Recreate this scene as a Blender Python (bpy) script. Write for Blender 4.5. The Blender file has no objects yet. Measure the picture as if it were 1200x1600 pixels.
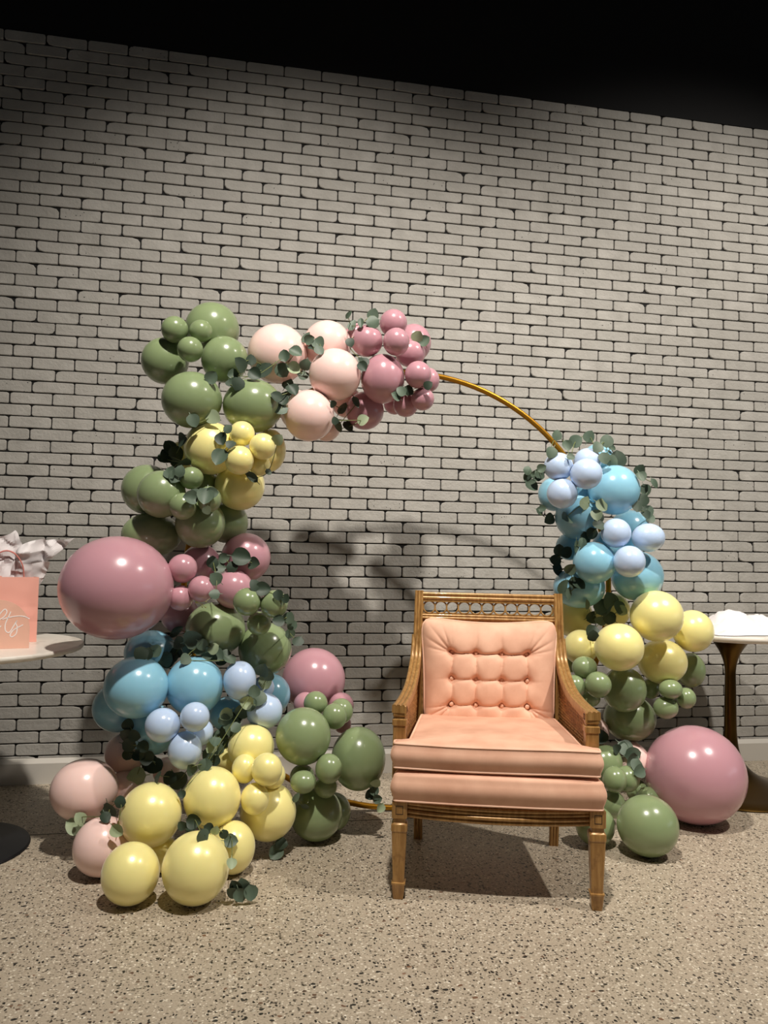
import bpy, bmesh, math, random
from mathutils import Vector, Matrix

random.seed(7)
sc = bpy.context.scene
C = sc.collection

# ------------------------------------------------------------------ camera
cam_data = bpy.data.cameras.new('camera')
cam_data.sensor_fit = 'VERTICAL'
cam_data.sensor_height = 24.0
cam_data.lens = 24.0 * 1202 / 1600
cam_data.clip_start = 0.05
cam = bpy.data.objects.new('camera', cam_data)
C.objects.link(cam)
_r = Matrix(((0.983059, -0.028983, -0.180981), (-0.182153, -0.04482, -0.982248), (0.020357, 0.998575, -0.04934)))
cam.matrix_world = Matrix.Translation((1.3088, -4.2375, 1.2235)) @ _r.to_4x4()
sc.camera = cam

# ------------------------------------------------------------------ world, lamps, exposure
sc.view_settings.view_transform = 'Standard'
sc.view_settings.look = 'None'
sc.view_settings.gamma = 1.0
sc.view_settings.use_curve_mapping = False
sc.view_settings.exposure = -0.18

world = bpy.data.worlds.new('room_ambience')
sc.world = world
world.use_nodes = True
bg = world.node_tree.nodes['Background']
bg.inputs[0].default_value = (0.86, 0.93, 1.0, 1)
bg.inputs[1].default_value = 0.045


def spot(name, loc, target, watts, angle, blend=0.6, col=(1.0, 0.925, 0.84), size=0.08):
    l = bpy.data.lights.new(name, 'SPOT')
    l.energy = watts
    l.color = col
    l.spot_size = math.radians(angle)
    l.spot_blend = blend
    l.shadow_soft_size = size
    o = bpy.data.objects.new(name, l)
    o.location = loc
    o.rotation_euler = (Vector(target) - Vector(loc)).to_track_quat('-Z', 'Y').to_euler()
    C.objects.link(o)
    return o


# track heads on the ceiling rail in front of the brick wall
spot('track_light', (1.6, -3.05, 4.9), (1.75, -0.9, 0.9), 980, 90, 0.9)
spot('track_light', (4.8, -2.95, 4.9), (4.1, -0.5, 1.5), 900, 84, 0.9)
# cool daylight from the shop front far to the right
wl = bpy.data.lights.new('shop_front_window', 'AREA')
wl.shape = 'RECTANGLE'
wl.size = 4.5
wl.size_y = 1.1
wl.energy = 22
wl.color = (0.78, 0.88, 1.0)
wo = bpy.data.objects.new('shop_front_window', wl)
wo.location = (11.0, -5.0, 1.9)
wo.rotation_euler = (Vector((3.0, -0.5, 1.2)) - Vector(wo.location)).to_track_quat('-Z', 'Y').to_euler()
C.objects.link(wo)


# ------------------------------------------------------------------ helpers
def tag(o, label=None, cat=None, group=None, kind=None):
    if label: o['label'] = label
    if cat: o['category'] = cat
    if group: o['group'] = group
    if kind: o['kind'] = kind
    return o


def link(name, mesh, parent=None, mat=None):
    o = bpy.data.objects.new(name, mesh)
    C.objects.link(o)
    if mat is not None and not mesh.materials:
        mesh.materials.append(mat)
    if parent is not None:
        o.parent = parent
    return o


def obj(name, bm, mat, parent=None, smooth=True, angle=40):
    me = bpy.data.meshes.new(name)
    bmesh.ops.recalc_face_normals(bm, faces=bm.faces)
    if smooth:
        a = math.radians(angle)
        for e in bm.edges:
            e.smooth = not (len(e.link_faces) == 2 and e.calc_face_angle(0) > a)
    bm.to_mesh(me)
    bm.free()
    if smooth:
        me.polygons.foreach_set('use_smooth', [True] * len(me.polygons))
    return link(name, me, parent, mat)


def thing(name, label, cat, loc=(0, 0, 0), rz=0.0, group=None):
    o = bpy.data.objects.new(name, None)
    o.empty_display_size = 0.05
    C.objects.link(o)
    o.location = loc
    o.rotation_euler = (0, 0, rz)
    return tag(o, label, cat, group)


def loft(bm, rings, caps=True, closed=True):
    """rings: list of lists of points with equal counts"""
    vs = [[bm.verts.new(p) for p in r] for r in rings]
    n = len(vs[0])
    for a, b in zip(vs[:-1], vs[1:]):
        for i in range(n if closed else n - 1):
            j = (i + 1) % n
            bm.faces.new((a[i], a[j], b[j], b[i]))
    if caps and closed:
        bm.faces.new(list(reversed(vs[0])))
        bm.faces.new(vs[-1])
    return vs


def box(bm, x0, x1, y0, y1, z0, z1, bev=0.0):
    r = bmesh.ops.create_cube(bm, size=1.0)
    vs = r['verts']
    for v in vs:
        v.co = Vector(((x0 + x1) / 2 + v.co.x * (x1 - x0), (y0 + y1) / 2 + v.co.y * (y1 - y0), (z0 + z1) / 2 + v.co.z * (z1 - z0)))
    if bev > 0:
        es = set()
        for v in vs:
            es.update(v.link_edges)
        bmesh.ops.bevel(bm, geom=list(es), offset=bev, segments=2, affect='EDGES', profile=0.6)
    return vs


def sweep(bm, pts, section, up=Vector((0, 0, 1)), caps=True, closed=False, scales=None):
    """section: 2-D points (side, up) swept along pts"""
    pts = [Vector(p) for p in pts]
    n = len(pts)
    rings = []
    for i, p in enumerate(pts):
        a = pts[i - 1] if (i > 0 or closed) else pts[i]
        b = pts[(i + 1) % n] if (i < n - 1 or closed) else pts[i]
        t = (b - a).normalized()
        side = t.cross(up)
        if side.length < 1e-4:
            side = Vector((1, 0, 0))
        side.normalize()
        u = side.cross(t).normalized()
        s = scales[i] if scales else 1.0
        rings.append([p + side * (q[0] * s) + u * (q[1] * s) for q in section])
    if closed:
        rings.append(rings[0])
        vs = [[bm.verts.new(q) for q in r] for r in rings[:-1]]
        vs.append(vs[0])
        m = len(section)
        for a, b in zip(vs[:-1], vs[1:]):
            for i in range(m):
                j = (i + 1) % m
                bm.faces.new((a[i], a[j], b[j], b[i]))
    else:
        loft(bm, rings, caps)


def circle(r, n=8):
    return [(r * math.cos(2 * math.pi * k / n), r * math.sin(2 * math.pi * k / n)) for k in range(n)]


def tube(bm, pts, r, n=8, closed=False, scales=None, up=Vector((0, 0, 1))):
    sweep(bm, pts, circle(r, n), up=up, closed=closed, scales=scales)


def lathe(bm, prof, n=40, cx=0, cy=0):
    rings = []
    for r, z in prof:
        rings.append([(cx + r * math.cos(2 * math.pi * k / n), cy + r * math.sin(2 * math.pi * k / n), z) for k in range(n)])
    loft(bm, rings, True)


def catmull(pts, sub=6, closed=False):
    pts = [Vector(p) for p in pts]
    n = len(pts)
    out = []
    rng = range(n if closed else n - 1)
    for i in rng:
        p0 = pts[(i - 1) % n] if (closed or i > 0) else pts[0]
        p1 = pts[i]
        p2 = pts[(i + 1) % n]
        p3 = pts[(i + 2) % n] if (closed or i + 2 < n) else pts[-1]
        for k in range(sub):
            t = k / sub
            out.append(0.5 * ((2 * p1) + (p2 - p0) * t + (2 * p0 - 5 * p1 + 4 * p2 - p3) * t * t + (3 * p1 - p0 - 3 * p2 + p3) * t ** 3))
    if not closed:
        out.append(pts[-1])
    return out


# ------------------------------------------------------------------ materials
def lin(h):
    h = h.lstrip('#')
    o = []
    for k in (0, 2, 4):
        c = int(h[k:k + 2], 16) / 255
        o.append(c / 12.92 if c <= 0.04045 else ((c + 0.055) / 1.055) ** 2.4)
    return tuple(o) + (1.0,)


class NT:
    def __init__(self, name):
        self.m = bpy.data.materials.new(name)
        self.m.use_nodes = True
        self.t = self.m.node_tree
        self.b = self.t.nodes['Principled BSDF']

    def n(self, typ, **kw):
        nd = self.t.nodes.new(typ)
        for k, v in kw.items():
            if k.startswith('i_'):
                key = k[2:]
                key = int(key) if key.isdigit() else key
                nd.inputs[key].default_value = v
            else:
                setattr(nd, k, v)
        return nd

    def l(self, a, b):
        self.t.links.new(a, b)

    def math(self, op, a, b=None, c=None):
        nd = self.t.nodes.new('ShaderNodeMath')
        nd.operation = op
        for k, v in enumerate((a, b, c)):
            if v is None: continue
            if isinstance(v, (int, float)):
                nd.inputs[k].default_value = v
            else:
                self.l(v, nd.inputs[k])
        return nd.outputs[0]

    def mix(self, fac, a, b, mode='MIX'):
        nd = self.t.nodes.new('ShaderNodeMix')
        nd.data_type = 'RGBA'
        nd.blend_type = mode
        for sock, v in ((nd.inputs['Factor'], fac), (nd.inputs[6], a), (nd.inputs[7], b)):
            if isinstance(v, (int, float, tuple)):
                sock.default_value = v
            else:
                self.l(v, sock)
        return nd.outputs[2]

    def ramp(self, fac, stops):
        nd = self.t.nodes.new('ShaderNodeValToRGB')
        while len(nd.color_ramp.elements) < len(stops):
            nd.color_ramp.elements.new(0.5)
        for e, (p, c) in zip(nd.color_ramp.elements, stops):
            e.position = p
            e.color = c if isinstance(c, tuple) else (c, c, c, 1)
        self.l(fac, nd.inputs[0])
        return nd.outputs[0]

    def bump(self, h, strength=0.3, dist=0.002):
        nd = self.t.nodes.new('ShaderNodeBump')
        nd.inputs['Strength'].default_value = strength
        nd.inputs['Distance'].default_value = dist
        self.l(h, nd.inputs['Height'])
        self.l(nd.outputs[0], self.b.inputs['Normal'])

    def set(self, **kw):
        for k, v in kw.items():
            self.b.inputs[k.replace('_', ' ')].default_value = v
        return self


def plain(name, col, rough=0.5, metal=0.0, **kw):
    t = NT(name)
    t.b.inputs['Base Color'].default_value = lin(col) if isinstance(col, str) else col
    t.b.inputs['Roughness'].default_value = rough
    t.b.inputs['Metallic'].default_value = metal
    t.set(**kw)
    return t.m


PITCH = 0.21            # brick length with joint
ROWH = 0.0622           # course height
ROW0 = 3.9008           # height of the centre of the top course


def mat_brick():
    t = NT('painted_brick')
    geo = t.n('ShaderNodeNewGeometry')
    sep = t.n('ShaderNodeSeparateXYZ')
    t.l(geo.outputs['Position'], sep.inputs[0])
    row = t.math('ROUND', t.math('DIVIDE', t.math('SUBTRACT', ROW0, sep.outputs[2]), ROWH))
    half = t.math('MULTIPLY', t.math('MODULO', row, 2.0), 0.5)
    col = t.math('FLOOR', t.math('SUBTRACT', t.math('DIVIDE', sep.outputs[0], PITCH), half))
    cmb = t.n('ShaderNodeCombineXYZ')
    t.l(col, cmb.inputs[0]); t.l(row, cmb.inputs[1])
    wn = t.n('ShaderNodeTexWhiteNoise', noise_dimensions='2D')
    t.l(cmb.outputs[0], wn.inputs[0])
    base = t.mix(wn.outputs[0], lin('#a29f98'), lin('#afaca5'))
    n1 = t.n('ShaderNodeTexNoise', i_Scale=38.0, i_Detail=6.0, i_Roughness=0.6)
    t.l(geo.outputs['Position'], n1.inputs[0])
    n2 = t.n('ShaderNodeTexNoise', i_Scale=9.0, i_Detail=4.0)
    t.l(geo.outputs['Position'], n2.inputs[0])
    base = t.mix(t.ramp(n2.outputs[0], [(0.35, 0.0), (0.7, 1.0)]), base, lin('#9b9891'))
    # worn places where the paint did not cover
    wear = t.ramp(n1.outputs[0], [(0.70, 0.0), (0.76, 1.0)])
    base = t.mix(t.math('MULTIPLY', wear, 0.5), base, lin('#8d887e'))
    # small pits in a few bricks
    v = t.n('ShaderNodeTexVoronoi', i_Scale=55.0)
    t.l(geo.outputs['Position'], v.inputs[0])
    pit = t.math('LESS_THAN', v.outputs['Distance'], 0.15)
    sepv = t.n('ShaderNodeSeparateColor')
    t.l(v.outputs['Color'], sepv.inputs[0])
    pit = t.math('MULTIPLY', pit, t.math('GREATER_THAN', sepv.outputs[0], 0.55))
    sepw = t.n('ShaderNodeSeparateColor')
    t.l(wn.outputs[1], sepw.inputs[0])
    pit = t.math('MULTIPLY', pit, t.math('GREATER_THAN', sepw.outputs[1], 0.93))
    base = t.mix(pit, base, lin('#14120f'))
    t.l(base, t.b.inputs['Base Color'])
    t.set(Roughness=0.75)
    n3 = t.n('ShaderNodeTexNoise', i_Scale=70.0, i_Detail=8.0, i_Roughness=0.65)
    t.l(geo.outputs['Position'], n3.inputs[0])
    h = t.math('ADD', t.math('MULTIPLY', n3.outputs[0], 0.6), n1.outputs[0])
    t.bump(h, 0.8, 0.005)
    return t.m


def mat_floor():
    t = NT('polished_aggregate_concrete')
    geo = t.n('ShaderNodeNewGeometry')
    P = geo.outputs['Position']
    nb = t.n('ShaderNodeTexNoise', i_Scale=1.3, i_Detail=5.0)
    t.l(P, nb.inputs[0])
    nf = t.n('ShaderNodeTexNoise', i_Scale=160.0, i_Detail=5.0, i_Roughness=0.7)
    t.l(P, nf.inputs[0])
    base = t.mix(nb.outputs[0], lin('#918572'), lin('#a59987'))
    base = t.mix(t.ramp(nf.outputs[0], [(0.35, 0.0), (0.65, 1.0)]), base, lin('#b8ab97'))
    # warp so that the chips are not round
    nw = t.n('ShaderNodeTexNoise', i_Scale=60.0, i_Detail=2.0)
    t.l(P, nw.inputs[0])
    warp = t.n('ShaderNodeVectorMath', operation='MULTIPLY_ADD')
    t.l(nw.outputs['Color'], warp.inputs[0])
    warp.inputs[1].default_value = (0.012, 0.012, 0.0)
    t.l(P, warp.inputs[2])

    def chips(scale, size, keep, cols, base, stretch=(1, 1, 1)):
        mp = t.n('ShaderNodeMapping')
        mp.inputs['Scale'].default_value = stretch
        t.l(warp.outputs[0], mp.inputs[0])
        v = t.n('ShaderNodeTexVoronoi', i_Scale=scale, voronoi_dimensions='2D')
        t.l(mp.outputs[0], v.inputs[0])
        s = t.n('ShaderNodeSeparateColor')
        t.l(v.outputs['Color'], s.inputs[0])
        rad = t.math('MULTIPLY', t.math('ADD', s.outputs[1], 0.35), size)
        m = t.math('MULTIPLY', t.math('LESS_THAN', v.outputs['Distance'], rad), t.math('LESS_THAN', s.outputs[0], keep))
        c = t.ramp(s.outputs[2], cols)
        return t.mix(m, base, c)

    base = chips(120, 0.40, 0.42, [(0.0, lin('#5d5548')), (0.45, lin('#7a705f')), (0.6, lin('#cfc4ae')), (1.0, lin('#e2dac8'))], base, (1.0, 1.3, 1))
    base = chips(78, 0.32, 0.30, [(0.0, lin('#1c1b19')), (0.5, lin('#3a352e')), (0.75, lin('#6b6254')), (1.0, lin('#dcd3c0'))], base, (1.3, 0.9, 1))
    base = chips(46, 0.24, 0.17, [(0.0, lin('#1d1c1a')), (0.6, lin('#37342f')), (0.85, lin('#7a5a44')), (1.0, lin('#d6ccb8'))], base, (0.9, 1.3, 1))
    t.l(base, t.b.inputs['Base Color'])
    t.set(Roughness=0.42)
    t.b.inputs['Specular IOR Level'].default_value = 0.35
    t.bump(nf.outputs[0], 0.06, 0.001)
    return t.m


def mat_balloon(name, col, pearl=False, rough=0.24):
    t = NT(name)
    t.b.inputs['Base Color'].default_value = lin(col)
    t.set(Roughness=rough)
    t.b.inputs['Subsurface Weight'].default_value = 0.3
    t.b.inputs['Subsurface Radius'].default_value = (0.03, 0.025, 0.02)
    t.b.inputs['Subsurface Scale'].default_value = 0.5
    t.b.inputs['Coat Weight'].default_value = 0.35
    t.b.inputs['Coat Roughness'].default_value = 0.15
    if pearl:
        t.b.inputs['Metallic'].default_value = 0.08
        t.set(Roughness=0.3)
        t.b.inputs['Sheen Weight'].default_value = 0.25
        t.b.inputs['Sheen Roughness'].default_value = 0.4
        n = t.n('ShaderNodeTexNoise', i_Scale=900.0, i_Detail=1.0)
        t.bump(n.outputs[0], 0.05, 0.0005)
    return t.m


def mat_wood():
    t = NT('gilded_antique_wood')
    tc = t.n('ShaderNodeTexCoord')
    mp = t.n('ShaderNodeMapping')
    mp.inputs['Scale'].default_value = (30, 30, 3)
    t.l(tc.outputs['Object'], mp.inputs[0])
    n = t.n('ShaderNodeTexNoise', i_Scale=3.0, i_Detail=6.0, i_Roughness=0.6)
    t.l(mp.outputs[0], n.inputs[0])
    c = t.ramp(n.outputs[0], [(0.3, lin('#8c6434')), (0.5, lin('#a27a44')), (0.7, lin('#bb9259'))])
    n2 = t.n('ShaderNodeTexNoise', i_Scale=25.0, i_Detail=5.0)
    t.l(tc.outputs['Object'], n2.inputs[0])
    c = t.mix(t.math('MULTIPLY', t.ramp(n2.outputs[0], [(0.6, 0.0), (0.75, 1.0)]), 0.6), c, lin('#6b4522'))
    t.l(c, t.b.inputs['Base Color'])
    t.set(Roughness=0.34, Metallic=0.2)
    t.b.inputs['Coat Weight'].default_value = 0.25
    t.bump(n.outputs[0], 0.08, 0.001)
    return t.m


def mat_velvet(name, col, dark, rough=0.7):
    t = NT(name)
    tc = t.n('ShaderNodeTexCoord')
    n = t.n('ShaderNodeTexNoise', i_Scale=9.0, i_Detail=4.0)
    t.l(tc.outputs['Object'], n.inputs[0])
    mp = t.n('ShaderNodeMapping')
    mp.inputs['Scale'].default_value = (420, 420, 14)
    t.l(tc.outputs['Object'], mp.inputs[0])
    w = t.n('ShaderNodeTexNoise', i_Scale=1.0, i_Detail=2.0)
    t.l(mp.outputs[0], w.inputs[0])
    c = t.mix(t.ramp(n.outputs[0], [(0.35, 0.0), (0.7, 1.0)]), lin(col), lin(dark))
    c = t.mix(t.math('MULTIPLY', w.outputs[0], 0.35), c, lin(dark))
    t.l(c, t.b.inputs['Base Color'])
    t.set(Roughness=rough)
    t.b.inputs['Sheen Weight'].default_value = 0.6
    t.b.inputs['Sheen Roughness'].default_value = 0.35
    t.b.inputs['Sheen Tint'].default_value = lin('#ffd9c0')
    t.bump(w.outputs[0], 0.12, 0.001)
    return t.m


def mat_cane():
    t = NT('woven_cane')
    tc = t.n('ShaderNodeTexCoord')
    n = t.n('ShaderNodeTexNoise', i_Scale=60.0, i_Detail=4.0)
    t.l(tc.outputs['Object'], n.inputs[0])
    c = t.ramp(n.outputs[0], [(0.3, lin('#7a532b')), (0.6, lin('#a87c48')), (0.8, lin('#b98e58'))])
    t.l(c, t.b.inputs['Base Color'])
    t.set(Roughness=0.5)
    return t.m


def mat_leaf(name, a, b, back):
    t = NT(name)
    geo = t.n('ShaderNodeNewGeometry')
    n = t.n('ShaderNodeTexNoise', i_Scale=30.0, i_Detail=3.0)
    t.l(geo.outputs['Position'], n.inputs[0])
    c = t.mix(n.outputs[0], lin(a), lin(b))
    c = t.mix(geo.outputs['Backfacing'], c, lin(back))
    t.l(c, t.b.inputs['Base Color'])
    t.set(Roughness=0.55)
    return t.m


def mat_paper(name, col, trans=0.0):
    t = NT(name)
    geo = t.n('ShaderNodeNewGeometry')
    n = t.n('ShaderNodeTexNoise', i_Scale=40.0, i_Detail=6.0)
    t.l(geo.outputs['Position'], n.inputs[0])
    t.b.inputs['Base Color'].default_value = lin(col)
    t.set(Roughness=0.7)
    t.bump(n.outputs[0], 0.15, 0.002)
    return t.m


BRICK = mat_brick()
JOINT = plain('dark_joint', '#100f0e', 0.9)
FLOOR = mat_floor()
CEIL = plain('black_ceiling_paint', '#040405', 0.9)
SKIRT = plain('painted_skirting', '#c9c4ba', 0.45)
BAL = {
    'G': mat_balloon('sage_green_latex', '#88996f'),
    'P': mat_balloon('dusty_mauve_latex', '#c2929c'),
    'K': mat_balloon('blush_pink_latex', '#fbd8d0'),
    'Y': mat_balloon('pearl_yellow_latex', '#fdf0a2', True),
    'B': mat_balloon('turquoise_latex', '#90c6dc'),
    'L': mat_balloon('powder_blue_latex', '#c2d7f3'),
}
WOOD = mat_wood()
DARKWOOD = plain('dark_brown_strip', '#2a180c', 0.6)  # very dark brown for the strips that outline the carved squares
VELVET = mat_velvet('peach_velvet', '#eebfa2', '#d6a286')
PIPING = mat_velvet('peach_piping', '#fbd3b8', '#edbb9d')
CANE = mat_cane()
GOLD = plain('brushed_gold_paint', '#a9791f', 0.36, 0.75)
BRASS = NT('aged_brass')
BRASS.b.inputs['Base Color'].default_value = lin('#59431f')
BRASS.b.inputs['Metallic'].default_value = 1.0
BRASS.b.inputs['Roughness'].default_value = 0.3
BRASS = BRASS.m
BLACKMETAL = plain('black_powder_coat', '#0c0d11', 0.45)
MARBLE = NT('white_stone_top')
_n = MARBLE.n('ShaderNodeTexNoise', i_Scale=3.0, i_Detail=8.0, i_Distortion=1.5)
MARBLE.l(MARBLE.ramp(_n.outputs[0], [(0.4, lin('#e4ded2')), (0.55, lin('#efe9de')), (0.6, lin('#d8d1c4'))]), MARBLE.b.inputs['Base Color'])
MARBLE.set(Roughness=0.3)
MARBLE = MARBLE.m
LEAFM = {
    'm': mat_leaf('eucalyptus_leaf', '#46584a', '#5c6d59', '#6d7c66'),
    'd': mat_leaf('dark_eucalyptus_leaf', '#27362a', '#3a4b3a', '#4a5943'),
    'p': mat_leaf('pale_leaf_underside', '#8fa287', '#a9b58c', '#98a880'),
}
STEM = plain('eucalyptus_stem', '#6b7442', 0.6)
TWIG = plain('pale_seed_twig', '#b9b268', 0.6)
BAG = mat_paper('coral_paper', '#f7b5a4')
CORD = plain('pink_paper_cord', '#cf7f75', 0.7)
TISSUE = mat_paper('white_tissue', '#e9e4e4')
SIGNM = plain('blush_acrylic', '#f3c0aa', 0.4)
INK = plain('white_vinyl', '#ffffff', 0.5)

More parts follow.
